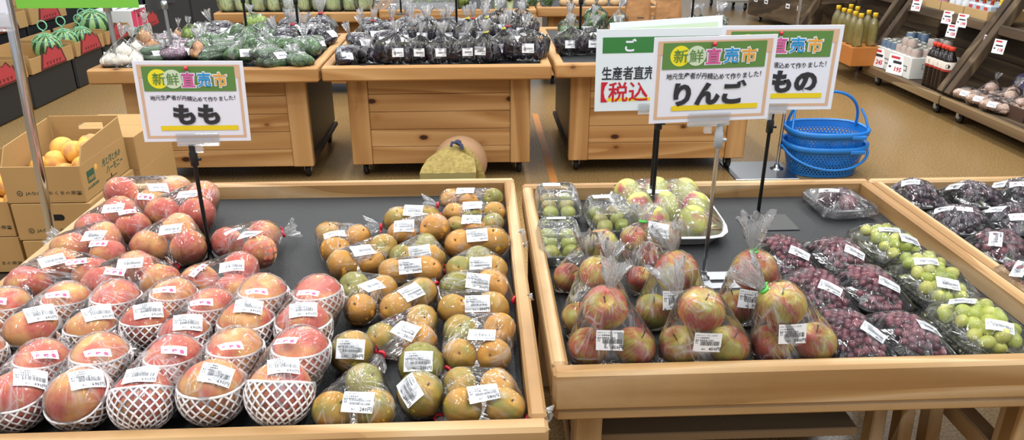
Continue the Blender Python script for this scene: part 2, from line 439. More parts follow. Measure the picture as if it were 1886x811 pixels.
def unit(fn, name, m, n=28, k=18): return MB().ball((0, 0, 0), 1, n, k, 0, fn).mesh(name, m)
ME = {'peach': unit(f_peach, 'peach', PEACH, 32, 20), 'pear': unit(f_pear, 'pear', PEAR), 'apple': unit(f_apple, 'apple', APPLE)}
def sphere_me(name, m, n=14, k=10, sc=(1, 1, 1), fn=None): return MB().ball((0, 0, 0), sc, n, k, 0, fn).mesh(name, m)
ME['grape_red'] = sphere_me('red_grape', GR_RED); ME['grape_black'] = sphere_me('black_grape', GR_DARK); ME['grape_green'] = sphere_me('green_grape', GR_GREEN, 16, 12, (1, 1, 1.18))
ME['plum'] = unit(f_peach, 'plum', PLUM, 20, 14); ME['fig'] = unit(lambda q, t, p: V((q.x, q.y, q.z*(1+.18*math.exp(-(t/.5)**2)))), 'fig', FIG, 20, 14)
ME['stem'] = MB().tube([(0, 0, .5), (.02, .01, .75), (.09, .03, 1.0)], [.035, .03, .045], 6).mesh('stem', STEM)
ME['pear_stem'] = MB().tube([(0, 0, .58), (.01, .01, .72), (.03, .02, .82)], [.05, .045, .06], 6).mesh('stem', STEM)
def net_mesh():
    mb = MB(); N = 20; t0, t1 = math.radians(72), math.radians(160); R = 1.055
    def P(t, a):
        wob = 1+.02*math.sin(5*a)*(1 if t < 1.5 else 0); return V((math.sin(t)*math.cos(a), math.sin(t)*math.sin(a), math.cos(t)))*R*wob
    K = 12
    for sgn in (1, -1):
        for i in range(N):
            a0 = 2*PI*i/N
            mb.tube([P(t0+(t1-t0)*k/K, a0+sgn*(k/K)*2*PI*4.5/N) for k in range(K+1)], .044, 4, cap=False)
    mb.tube([P(t0, 2*PI*i/44) for i in range(44)], .05, 5, closed=True)
    mb.tube([P(t1, 2*PI*i/24) for i in range(24)], .04, 4, closed=True)
    return mb.mesh('foam_net', FOAM)
ME['net'] = net_mesh()

# ------------------------------------------------------------------ packs
FIB = [V((math.sqrt(1-z*z)*math.cos(i*2.399963), math.sqrt(1-z*z)*math.sin(i*2.399963), z)) for i in range(70) for z in [1-2*(i+.5)/70]]
FIB_S = FIB[::3]
def hull_bvh(spheres, extra=(), zmin=None, fib=FIB):
    bm = bmesh.new()
    for c, r in spheres:
        for d in fib:
            p = V(c)+d*r
            if zmin is not None and p.z < zmin: p.z = zmin
            bm.verts.new(p)
    for p in extra: bm.verts.new(V(p))
    bmesh.ops.convex_hull(bm, input=bm.verts, use_existing_faces=False)
    bvh = BVHTree.FromBMesh(bm); bm.free(); return bvh
def star_mesh(bvh, cen, axis, nu, nv, seed, wr=.0012, grow=.0006, zf=-1):
    """closed skin over the hull, poles on axis; UV = (round the axis, along it)"""
    axis = V(axis).normalized(); u = axis.orthogonal().normalized(); w = axis.cross(u)
    mb = MB(); grid = []; uvs = []
    for i in range(nv+1):
        th = PI*i/nv; row = []
        for j in range(nu):
            ph = 2*PI*j/nu
            d = axis*math.cos(th)+(u*math.cos(ph)+w*math.sin(ph))*max(math.sin(th), 1e-4)
            hit = bvh.ray_cast(cen, d)[0]
            if hit is None: hit = cen+d*.03
            k = mnoise.noise(hit*38+V((seed, 0, 0)))*wr+mnoise.noise(V((math.cos(ph)*6, math.sin(ph)*6, th*.6+seed)))*wr
            q = hit+d*(grow+max(0, k)); q.z = max(q.z, zf); row.append(q)
        grid.append(row)
    vs = [p for r in grid for p in r]; fs = []; uv = []
    for i in range(nv):
        for j in range(nu):
            a, b, c, d = i*nu+j, (i+1)*nu+j, (i+1)*nu+(j+1) % nu, i*nu+(j+1) % nu
            fs.append((a, b, c, d)); uv += [(j/nu, i/nv), (j/nu, (i+1)/nv), ((j+1)/nu, (i+1)/nv), ((j+1)/nu, i/nv)]
    mb.add(vs, fs, 0, True); mb.uv = uv
    return mb
def film_part(root, bvh, cen, axis=(0, 0, 1), mat=None, nu=44, nv=28, name='plastic_film', wr=.0012, grow=.0006, zf=None):
    o = star_mesh(bvh, V(cen), axis, nu, nv, random.random()*50, wr, grow, (ZM+.0007 if root.location.z > .3 else .0007) if zf is None else zf).build(name, mat or FILM, root)
    return o
def tail_part(root, p, d, L=.05, R=.025, r0=.005, flat=.45, mat=None, name='gathered_bag_end', seed=None, n=36, k=9):
    """pleated, flaring end of a bag beyond its tie"""
    p, d = V(p), V(d).normalized(); sd = seed if seed is not None else random.random()*99
    toc = (CC-p).normalized(); u = d.cross(toc)
    u = u.normalized() if u.length > .1 else d.orthogonal().normalized(); w = d.cross(u)
    vs = []; uv = []
    for i in range(k+1):
        t = i/k
        for j in range(n):
            a = 2*PI*j/n; pl = math.sin(a*9+sd)*.22+mnoise.noise(V((math.cos(a)*2.5, math.sin(a)*2.5, sd+t*1.5)))*.55
            rr = (r0+(R-r0)*t**.9)*(1+pl*min(1, t*2.5)); jag = 1+(.22*mnoise.noise(V((a*2.2, sd, 3)))+.1*math.sin(a*5+sd))*t
            vs.append(p+d*L*t*jag+u*rr*math.cos(a)+w*rr*flat*math.sin(a))
    fs = []
    for i in range(k):
        for j in range(n):
            fs.append((i*n+j, i*n+(j+1) % n, (i+1)*n+(j+1) % n, (i+1)*n+j))
            uv += [(j/n, i/k*.4), ((j+1)/n, i/k*.4), ((j+1)/n, (i+1)/k*.4), (j/n, (i+1)/k*.4)]
    mb = MB(); mb.add(vs, fs, 0, True); mb.uv = uv
    return mb.build(name, mat or FILMW, root)
TIE_RED = plain('red_tie', '#d02238', .35); TIE_GREEN = plain('green_tie', '#58b84a', .4); TIE_YEL = plain('yellow_tie', '#d9cf3c', .4)
def tie_part(root, p, d, r=.006, mat=None):
    p, d = V(p), V(d).normalized(); u = d.orthogonal().normalized(); w = d.cross(u); mb = MB()
    mb.tube([p+(u*math.cos(2*PI*i/14)+w*math.sin(2*PI*i/14))*r for i in range(14)], .0032, 6, closed=True)
    mb.tube([p+u*r, p+u*(r+.006)+d*.004, p+u*(r+.011)+w*.004], .0022, 5)
    return mb.build('tie', mat or TIE_RED, root)
def label_frame(bvh, px, py, ang=0.0, n_mix=.75):
    d = ray(px, py).normalized(); hit, nor = bvh.ray_cast(CC, d)[:2]
    if hit is None:
        hit, nor = bvh.find_nearest(CC+d*1.3)[:2]
        for _ in range(6):
            t = (hit-CC).dot(d); hit, nor = bvh.find_nearest(CC+d*t)[:2]
    if nor.dot(d) > 0: nor = -nor
    nn = [nor*2]
    for k in range(8):
        q = hit+(CR*math.cos(k*PI/4)+CU*math.sin(k*PI/4))*.014; h2 = bvh.ray_cast(CC, (q-CC).normalized())
        if h2[0] is not None: nn.append(h2[1] if h2[1].dot(d) < 0 else -h2[1])
    n = sum(nn, V()).normalized()
    up = (CU-n*CU.dot(n)); up = up.normalized() if up.length > .05 else n.orthogonal().normalized()
    rt = up.cross(n); a = math.radians(ang)
    return hit, rt*math.cos(a)+up*math.sin(a), up*math.cos(a)-rt*math.sin(a), n
def conform(bvh, P, U, W, n, w, h, lift=.0012, drop=.007):
    """place() for a sheet w x h that follows the skin below it"""
    NX, NY = 6, 4; g = {}
    for i in range(NX+1):
        for j in range(NY+1):
            q = P+U*(w*(i/NX-.5))+W*(h*(j/NY-.5)); hit = bvh.ray_cast(q+n*.06, -n, .12)[0]
            g[i, j] = max(-drop, min(.004, (hit-q).dot(n))) if hit is not None else -drop
    for _ in range(2):
        g = {(i, j): (g[i, j]*2+sum(g[min(max(i+a, 0), NX), min(max(j+b, 0), NY)] for a, b in ((1, 0), (-1, 0), (0, 1), (0, -1))))/6 for i, j in g}
    def place(x, y, lay=0):
        a = min(max((x/w+.5)*NX, 0), NX-1e-6); b = min(max((y/h+.5)*NY, 0), NY-1e-6); i, j = int(a), int(b); a -= i; b -= j
        z = (g[i, j]*(1-a)+g[i+1, j]*a)*(1-b)+(g[i, j+1]*(1-a)+g[i+1, j+1]*a)*b
        return P+U*x+W*y+n*(z+lift+lay*.00025)
    return place
BARS = None
def price_label(root, place, w, h, lines, price, detail=2):
    mb = MB(); quad(mb, place, -w/2, -h/2, w/2, h/2, 0, 0, 6, 4)
    if detail:
        for k, s in enumerate(lines): put_text(mb, s, place, -w*.46, h*(.38-.13*k), None, h*.085, .01, 1, 1, 1, 'l')
        quad(mb, place, -w*.44, -h*.06, -w*.36, h*.06, 1, 1); quad(mb, place, -w*.425, -h*.04, -w*.375, h*.04, 0, 2)
    rg = random.Random(len(bpy.data.objects)); x = -w*.26
    y1, y0 = h*.07, -h*.16
    while x < w*.42:
        b = w*rg.choice((.008, .012, .02)); quad(mb, place, x, y0, x+b, y1, 1, 1); x += b+w*rg.choice((.008, .012, .016))
    put_text(mb, price, place, w*.28, -h*.34, None, h*.2, .02, 1, 1, 1)
    if detail: put_text(mb, '税込', place, -w*.12, -h*.36, None, h*.09, .01, 1, 1, 1)
    return mb.build('price_label', [PAPER, INK], root)
def name_label(root, place, w, h, txt='紅錦香', top='黄金白桃系'):
    mb = MB(); quad(mb, place, -w/2, -h/2, w/2, h/2, 0, 0, 6, 4)
    for k, ch in enumerate(txt): put_text(mb, ch, place, w*.3*(k-1), -h*.14, None, h*.46, .03, 1, 2, 1)
    quad(mb, place, -w*.34, h*.26, w*.34, h*.36, 1, 1)
    return mb.build('variety_label', [PAPER, INKP], root)
LW, LH = .047, .0335
def add_label(root, bvh, px, py, ang, lines, price, w=LW, h=LH, **k):
    P, U, W, n = label_frame(bvh, px, py, ang); return price_label(root, conform(bvh, P, U, W, n, w, h), w, h, lines, price, **k)
def add_name(root, bvh, px, py, ang, w=.038, h=.017):
    P, U, W, n = label_frame(bvh, px, py, ang); return name_label(root, conform(bvh, P, U, W, n, w, h), w, h)
def fruit_pos(px, py, rpx, z0, layer=0.0, flat=1.0):
    """centre and radius of a fruit seen at a pixel that stands on the tray (layer lifts it)"""
    r = .04
    for _ in range(5):
        c = at(px, py, z0+r*flat+layer); r = rpx*depth(c)/FPX
    return c, r
def rrot(k=1.0, top=None):
    """random turn; top: direction of the fruit's stem"""
    q = Quaternion((0, 0, 1), random.uniform(0, 2*PI))
    if top is not None: return V((0, 0, 1)).rotation_difference(V(top).normalized()) @ q
    return Quaternion(V((random.uniform(-1, 1), random.uniform(-1, 1), .2)).normalized(), random.uniform(0, k*PI)) @ q
def relax(sph, z0, it=30, gap=.97, push=None):
    """nudge fruit of one bag apart until they just touch"""
    sph = [[V(c), r] for c, r in sph]
    for _ in range(it):
        for i in range(len(sph)):
            for j in range(i+1, len(sph)):
                d = sph[j][0]-sph[i][0]; need = (sph[i][1]+sph[j][1])*gap; L = d.length
                if L < need:
                    m = d/L*(need-L)*.5 if L > 1e-6 else V((.001, 0, 0)); m.z *= .35
                    sph[i][0] -= m; sph[j][0] += m
    return [(c, r) for c, r in sph]
# ------------------------------------------------------------------ the two fruit trays in front


def proj(p):
    q = V(p)-CC; z = q.dot(CF); return V((943+FPX*q.dot(CR)/z, 405.5-FPX*q.dot(CU)/z))
PE2 = ['1067 桃（黄金桃）', '1043 生産者直売', '産地 長野県産 千曲市']
PR = ['1032 梨（幸水）', '1020 生産者直売', '産地 長野県産 千曲市']
AP = ['1098 りんご（サンつがる）', '1101 生産者直売', '産地 長野県産 千曲市']
GRP = ['1055 ぶどう', '1030 生産者直売', '産地 長野県産 千曲市']
# pairs of netted peaches: (front fruit, rear fruit, price label px+angle, variety label px+angle, label text)
PAIR = [
 ((-22, 728, 56), (6, 662, 46), None, (2, 640, 8), 'netted peach pair in front row cut off by left edge of the photo', 5),
 ((45, 733, 56), (92, 668, 48), (72, 692, -22), (98, 650, -10), 'netted peach pair in front row, second from left, sticker tilted down to the right', -5),
 ((150, 733, 58), (187, 664, 52), (163, 696, -3), (182, 650, -3), 'netted peach pair in front row whose bare front peach shows no net on its face', -30),
 ((262, 733, 57), (320, 662, 52), (257, 684, 12), (320, 640, -14), 'netted peach pair in front row whose white net covers the whole front peach', 42),
 ((388, 722, 62), (427, 658, 52), (394, 692, -24), (420, 642, 0), 'netted peach pair in front row with pale yellow blotch low on the front peach', 5),
 ((506, 728, 62), (545, 656, 54), (513, 676, -4), (517, 632, 12), 'netted peach pair at the right end of front row, next to the brown pears', 36),
 ((-8, 612, 46), (28, 575, 42), None, (12, 553, -3), 'netted peach pair in second row cut off by left edge of the photo', 0),
 ((67, 610, 48), (122, 564, 43), (77, 577, 6), (107, 544, 6), 'netted peach pair in second row with large orange front peach, left of its neighbours', -20),
 ((166, 612, 46), (212, 557, 44), (178, 574, 10), None, 'netted peach pair in second row with a deep cleft down the front peach', 5),
 ((263, 602, 46), (306, 558, 42), (262, 574, 4), (292, 538, 4), 'netted peach pair in second row, fourth from the left edge of the photo', 12),
 ((351, 610, 46), (384, 574, 42), (347, 588, -6), (372, 553, 2), 'netted peach pair in second row with dark red front peach under the label', 5),
 ((458, 602, 52), (483, 556, 46), (459, 566, -8), (474, 540, -5), 'netted peach pair in second row with a pale yellow top on the front peach', 5),
 ((562, 602, 52), (582, 560, 46), (557, 572, 4), (566, 543, -2), 'netted peach pair at the right end of second row with bluish bag end behind', 5),
]
TRIO = [
 (((264, 357, 33), (318, 343, 30), (246, 347, 29)), (291, 333, 2), (268, 350, -4), None, 'three red peaches in a clear bag at far back left corner of the tray'),
 (((290, 394, 33), (339, 392, 34), (357, 364, 29)), (328, 358, 12), None, ((306, 418), (-.2, -1, .2)), 'three red peaches in a clear bag just left of the black sign pole foot'),
 (((198, 415, 33), (261, 416, 32), (228, 390, 29)), (224, 380, 10), (250, 386, 16), ((258, 433), (.1, -1, 0)), 'three red peaches in a clear bag along the left rim, third row from back'),
 (((148, 455, 34), (210, 467, 33), (195, 436, 29)), (184, 431, 8), (192, 445, 4), ((127, 440), (-1, .1, .5)), 'three peaches in a clear bag against left rim, greenish yellow patch on one'),
 (((274, 455, 34), (336, 455, 34), (318, 428, 30)), (306, 425, 12), None, ((328, 477), (-.1, -1, 0)), 'three peaches in a clear bag in front of the black sign pole'),
 (((401, 452, 30), (470, 440, 31), (461, 470, 33)), (443, 436, 12), (412, 430, 62), ((505, 436), (1, .35, .35)), 'three peaches in a clear bag alone right of the black sign pole'),
 (((78, 525, 40), (150, 512, 36), (108, 503, 30)), (98, 488, 24), (142, 490, 10), ((176, 522), (.9, -.7, .1)), 'dark red peaches in a clear bag with red twist tie against left rim'),
 (((221, 518, 40), (286, 511, 37), (262, 495, 30)), (250, 481, 6), (222, 496, -8), None, 'three peaches in a clear bag between the left rim bag and the third row middle'),
 (((352, 517, 37), (416, 531, 38), (427, 492, 33)), (411, 484, 14), (349, 491, 72), ((338, 518), (-.3, -1, -.2)), 'three yellow and red peaches in a clear bag with a sideways pink label'),
]
# brown pears: fruit list, label (px, py, angle), tie (px, py) + direction, price, label text
PEARS = [
 (((829, 366, 19), (864, 372, 19), (908, 366, 20)), (857, 351, 4), ((806, 378), (-1, -.1, .05)), '360円', 'bag of pears in the far back right corner, red tie at its left'),
 (((840, 393, 20), (876, 399, 20), (914, 393, 22)), (874, 378, 6), ((815, 398), (-1, 0, 0)), '360円', 'bag of pears second from the back beside right rim, red tie at left'),
 (((837, 419, 20), (872, 424, 20), (905, 413, 21)), (865, 405, 2), None, '360円', 'bag of small pears third from the back beside the right rim'),
 (((847, 455, 30), (906, 450, 32)), (878, 436, 6), ((941, 447), (1, .2, .15)), '340円', 'bag of two large pears with tie pressed against right rim, fourth from back'),
 (((732, 405, 25), (787, 404, 26)), (761, 387, -2), ((702, 418), (-1, -.15, 0)), '360円', 'bag of two olive pears with two stickers, backmost of the middle column'),
 (((732, 440, 28), (793, 431, 31)), (736, 423, 3), None, '360円', 'bag of two pears with an almost blank sticker in the middle column'),
 (((603, 430, 23), (660, 436, 24), (618, 462, 29)), (616, 431, 17), None, '360円', 'bag of three pears leftmost and furthest out on the bare mat'),
 (((641, 484, 30), (690, 480, 25), (714, 452, 26)), (675, 457, 10), ((738, 461), (1, .1, .1)), '300円', 'bag of pears with an orange front pear, second from left on the mat'),
 (((747, 472, 26), (802, 472, 27), (788, 449, 24)), (778, 461, 12), None, '340円', 'bag of olive pears in the middle column with upturned sticker corner'),
 (((724, 504, 29), (786, 500, 30)), (755, 490, 6), ((818, 503), (1, -.1, .1)), '300円', 'bag of two orange pears with red tie on its right, middle column'),
 (((850, 498, 28), (909, 498, 30), (884, 476, 25)), (888, 486, 4), None, '300円', 'bag of three pears at right rim in front of the two large pears'),
 (((664, 527, 30), (706, 530, 27), (669, 567, 31)), (690, 523, 28), None, '340円', 'bag of green pears with steeply tilted sticker at left of the middle column'),
 (((728, 570, 32), (776, 542, 32)), (758, 537, 24), ((742, 600), (-.1, -1, .1)), '340円', 'bag of one orange and one olive pear with a small tilted sticker'),
 (((833, 529, 32), (898, 525, 32)), (873, 516, -8), ((941, 551), (.8, -.6, 0)), '300円', 'bag of two pears by right rim with large sticker tilted clockwise'),
 (((837, 573, 33), (905, 571, 34)), (879, 560, 2), ((802, 526), (-.7, .6, .2)), '300円', 'bag of two pears by right rim with sticker reading 300円 square on'),
 (((696, 622, 30), (772, 588, 30), (768, 627, 33)), (742, 605, -22), ((697, 652), (-.2, -1, .1)), '280円', 'bag of three pears with tilted sticker above the bag knot between single pears'),
 (((847, 609, 32), (920, 606, 31), (847, 655, 33), (908, 655, 33)), (887, 617, -3), ((822, 682), (-.3, -1, .1)), '290円', 'bag of four pears by right rim, two orange and two olive green'),
 (((648, 655, 42),), (645, 648, -3), ((694, 652), (1, 0, .1)), '200円', 'single bagged pear next to the last peach, red tie on its right'),
 (((777, 677, 44),), (771, 668, 2), None, '200円', 'single bagged pear in the middle with torn lower sticker edge'),
 (((662, 692, 36), (604, 744, 39), (682, 742, 39)), (650, 727, -3), None, '280円', 'bag of three pears at the front rim beside the netted peaches'),
 (((768, 736, 45),), (745, 725, -42), ((784, 757), (.3, -1, .1)), '200円', 'single bagged pear at the front rim with diamond turned sticker and red tie'),
 (((838, 707, 33), (907, 711, 34), (843, 749, 38), (921, 748, 38)), (881, 721, 12), ((948, 764), (1, -.4, .1)), '280円', 'bag of four pears in the front right corner of the tray'),
]
APPLES = [
 (((1109, 568, 44), (1078, 640, 39), (1163, 640, 41)), (1117, 627, -1), (1117, 532), (.15, .1, 1), .042, '450円', 'bag of three apples at front left with yellow green apple on top, 450円 sticker'),
 (((1284, 574, 46), (1245, 640, 41), (1335, 640, 41)), (1296, 633, -2), (1243, 545), (-.35, .2, .8), .045, '450円', 'bag of three apples at front middle with red striped apple on top'),
 (((1430, 568, 47), (1412, 640, 40), (1491, 638, 42)), (1450, 621, 3), (1398, 540), (-.7, .2, .7), .05, '500円', 'bag of three apples with 500円 sticker beside the red grapes'),
 (((1078, 504, 33), (1047, 586, 34), (1108, 560, 33)), None, (1100, 478), (.3, .2, .8), .03, '450円', 'bag of apples in second row against left rim behind the 450円 bag'),
 (((1094, 452, 32), (1033, 512, 29), (1098, 505, 28)), None, (1074, 472), (-.1, -.35, 1), .055, '450円', 'bag of apples in third row against left rim with tall white bag end'),
 (((1246, 502, 42), (1203, 574, 36), (1270, 560, 36)), (1243, 553, 4), (1238, 462), (-.3, .1, .9), .042, '450円', 'bag of apples in second row middle left of the chrome sign pole'),
 (((1167, 440, 26), (1226, 435, 29), (1196, 470, 27), (1178, 515, 27)), (1213, 424, -14), (1184, 408), (.05, .2, 1), .028, '450円', 'bag of apples with green tie in front of the white foam tray'),
 (((1390, 500, 43), (1355, 566, 37), (1415, 560, 36)), (1384, 552, -4), (1388, 464), (-.08, .1, 1), .055, '500円', 'bag of apples with tall upright white bag end, behind the 500円 bag'),
]
packs = []
def pk(kind, fr, layerf=None, **k):
    sph = [fruit_pos(x, y, r, ZM, (layerf[i] if layerf else 0), {'peach': 1.075 if k['sub'] == 'pair' else .98, 'pear': .98, 'apple': 1.01}[kind]) for i, (x, y, r) in enumerate(fr)]
    if kind != 'apple': sph = relax(sph, ZM)
    d = dict(kind=kind, sph=sph, c0=sum((c for c, r in sph), V())/len(sph), sh=V((0, 0, 0))); d.update(k); packs.append(d); return d
for f, b, pl, nl, lb, tilt in PAIR:
    pk('peach', (f, b), (.0, .012), sub='pair', pl=pl, nl=nl, lb=lb, tilt=tilt)
for fr, pl, nl, tl, lb in TRIO: pk('peach', fr, (0, 0, .022), sub='trio', pl=pl, nl=nl, tl=tl, lb=lb)
for fr, pl, tl, price, lb in PEARS: pk('pear', fr, [.0]*len(fr), sub='bag', pl=pl, tl=tl, price=price, lb=lb)
for fr, pl, nk, nd, L, price, lb in APPLES:
    # two apples on the mat, one riding on top of them
    lay = [0]*len(fr); lay[0] = .066
    if len(fr) == 4: lay = [.05, .05, .0, 0]
    pk('apple', fr, lay, sub='bag', pl=pl, nk=nk, nd=nd, L=L, price=price, lb=lb)
# let neighbouring bags settle side by side
LIM = {'peach': (-.953, .066, .939, 1.965), 'pear': (-.953, .066, .939, 1.965), 'apple': (.148, .75, 1.078, 1.9)}
for it in range(60):
    for i, A in enumerate(packs):
        for B in packs[i+1:]:
            if (A['c0']+A['sh']-B['c0']-B['sh']).length > .26: continue
            mv = V((0, 0, 0))
            for c, r in A['sph']:
                for c2, r2 in B['sph']:
                    d = (c2+B['sh'])-(c+A['sh']); need = r+r2+.002
                    if d.length < need:
                        e = d.normalized()*(need-d.length); e.z = 0
                        if e.length > mv.length: mv = e
            A['sh'] -= mv*.35; B['sh'] += mv*.35
    for A in packs:
        x0, x1, y0, y1 = LIM[A['kind']]
        for c, r in A['sph']:
            q = c+A['sh']
            A['sh'].x += (max(0, x0+r-q.x) if A['sub'] != 'pair' else 0)-max(0, q.x+r-x1); A['sh'].y += max(0, y0+r-q.y)-max(0, q.y+r-y1)
def build_pack(A):
    sh = A['sh']; sph = [(c+sh, r) for c, r in A['sph']]; n = len(sph)
    cen = sum((c for c, r in sph), V())/n; dpx = proj(A['c0']+sh)-proj(A['c0'])
    root = thing({'peach': 'peach_pack', 'pear': 'pear_bag', 'apple': 'apple_bag'}[A['kind']], A['lb'], {'peach': 'bagged peaches', 'pear': 'bagged pears', 'apple': 'bagged apples'}[A['kind']],
                 (cen.x, cen.y, ZM), {'pair': 'peach pairs in foam nets', 'trio': 'bags of three peaches'}.get(A['sub'], {'pear': 'bags of brown pears', 'apple': 'bags of apples'}.get(A['kind'])))
    extra = []; zmin = ZM+.0008; hs = []
    def shp(p): return (p[0]+dpx.x, p[1]+dpx.y)
    for i, (c, r) in enumerate(sph):
        if A['kind'] == 'peach':
            o = part('peach', ME['peach'], root, c, V((0, 0, 1)).rotation_difference(V((random.uniform(-.5, .5), random.uniform(-.2, .8), 1)).normalized()) @ Quaternion((0, 0, 1), PI/2+random.uniform(-1.1, 1.1)), r*.96); hs.append((c, r*1.0))
            if A['sub'] == 'pair':
                a = math.radians(A['tilt'] if i == 0 else 6); ax = V((.25 if i else .0, -math.sin(a)*-1, math.cos(a)))
                q = V((0, 0, 1)).rotation_difference(V((random.uniform(-.1, .1), math.sin(a), math.cos(a))))
                part('foam_net', ME['net'], root, c, q, r*.955); hs[-1] = (c, r*1.05)
        elif A['kind'] == 'pear':
            up = (random.uniform(-.8, .8), random.uniform(-1, .4), random.uniform(.4, 1)); q = rrot(1, up)
            o = part('pear', ME['pear'], root, c, q, r*.975); hs.append((c, r*1.0)); s = part('stem', ME['pear_stem'], o, wloc(o)); s.location = (0, 0, 0)
        else:
            up = (random.uniform(-.35, .35), random.uniform(-.75, .05), 1) if i == 0 or len(sph) == 4 else (random.uniform(-.6, .6), random.uniform(-.6, .4), 1)
            o = part('apple', ME['apple'], root, c, rrot(1, up), r*.945); hs.append((c, r*1.01)); s = part('stem', ME['stem'], o, wloc(o)); s.location = (0, 0, 0)
    axis = V((0, 0, 1)); tie = None
    if A['kind'] == 'apple':
        top = sph[0][0]; p = atY(*shp(A['nk']), max(top.y-.02, top.y-sph[0][1]*.4)); d = V(A['nd']).normalized()
        if (p-top).length < sph[0][1]*1.08: p = top+(p-top).normalized()*sph[0][1]*1.08
        extra.append(p); axis = (p-cen).normalized(); tie = (p, d, A['L']*1.25, .026, .0055)
        for c, r in sph[1:]:
            v = V((c.x-cen.x, c.y-cen.y, 0)).normalized(); extra.append(V((c.x, c.y, zmin))+v*r*.95)
    elif A.get('tl'):
        (tx, ty), d = A['tl']; p = at(tx+dpx.x, ty+dpx.y, ZM+.022); d = V(d).normalized()
        near = min(sph, key=lambda s: (s[0]-p).length); v = p-near[0]
        if v.length < near[1]*1.2: p = near[0]+v.normalized()*near[1]*1.22
        if p.z < ZM+.008: p.z = ZM+.008
        extra.append(p); axis = (p-cen).normalized(); tie = (p, d, .034, .02, .0045)
    bv = hull_bvh(hs, extra, zmin)
    film_part(root, bv, cen, axis, FILM if A['kind'] != 'apple' else FILMB)
    if A['sub'] == 'pair':   # folded seal of the bag at the two ends
        c, r = sph[1]; e = V((.3, 1, .1)).normalized()
        tail_part(root, c+e*r*1.05-V((0, 0, r*.35)), e, .022, .03, .012, .25, FILM, 'bag_seal')
    if tie:
        tail_part(root, *tie)
        if A['kind'] != 'apple' or 'green tie' in A['lb'] or 'beside the red grapes' in A['lb'] or 'tall upright' in A['lb']:
            tie_part(root, tie[0], tie[1], .0062, TIE_GREEN if A['kind'] == 'apple' else TIE_RED)
    pl = A.get('pl'); lines = PE2 if A['kind'] == 'peach' else PR if A['kind'] == 'pear' else AP
    if pl:
        big = A['kind'] == 'apple'
        add_label(root, bv, *shp(pl), pl[2], lines, A.get('price', '690円' if A['sub'] == 'pair' else '680円'), .046 if big else LW, .0365 if big else LH)
    if A.get('nl'): add_name(root, bv, *shp(A['nl']), A['nl'][2])
    if 'two stickers' in A['lb']:
        P, U, W, n = label_frame(bv, 774+dpx.x, 399+dpx.y, -10); pl2 = conform(bv, P, U, W, n, .045, .02); mb = MB(); quad(mb, pl2, -.0225, -.01, .0225, .01, 0, 0, 6, 4); mb.build('blank_sticker', [PAPER], root)
    return root
for A in packs: build_pack(A)
# ------------------------------------------------------------------ grape packs, boxes of green fruit, foam tray
TRAYB = plain('black_tray', '#1b1a1c', .3); TRAYC = film_mat('clear_tray', haze=.10, st=.2, crump=8, rough=.05, base=.02); FOAMT = plain('foam_tray_white', '#eceeee', .5)
RACH = plain('grape_stalk', '#7d8a3a', .7)
def tray_mesh(cx, cy, z, L, W, H, rot, lip=.006, fl=.012):
    """rounded rectangular tray with flared sides and a lip; L across, W deep"""
    mb = MB(); N = 36; R = Matrix.Rotation(rot, 3, 'Z')
    def ring(a, b, zz, rad=.018):
        out = []
        for i in range(N):
            t = 2*PI*i/N+.0001; c, s = math.cos(t), math.sin(t)
            k = 5.0; d = (abs(c)**k+abs(s)**k)**(-1/k); out.append(R @ V((a*c*d, b*s*d, 0))+V((cx, cy, z+zz)))
        return out
    a, b = L/2, W/2
    rs = [ring(a-fl-.002, b-fl-.002, .003), ring(a-.003, b-.003, H), ring(a+lip, b+lip, H), ring(a+lip, b+lip, H-.003), ring(a-.001, b-.001, H-.003), ring(a-fl, b-fl, 0)]
    vs = [p for r in rs for p in r]; fs = []
    for i in range(len(rs)-1):
        for j in range(N): fs.append((i*N+j, i*N+(j+1) % N, (i+1)*N+(j+1) % N, (i+1)*N+j))
    mb.add(vs, fs, 0, True); mb.add(rs[0], [tuple(range(N))]); mb.add(rs[-1], [tuple(range(N))[::-1]]); return mb
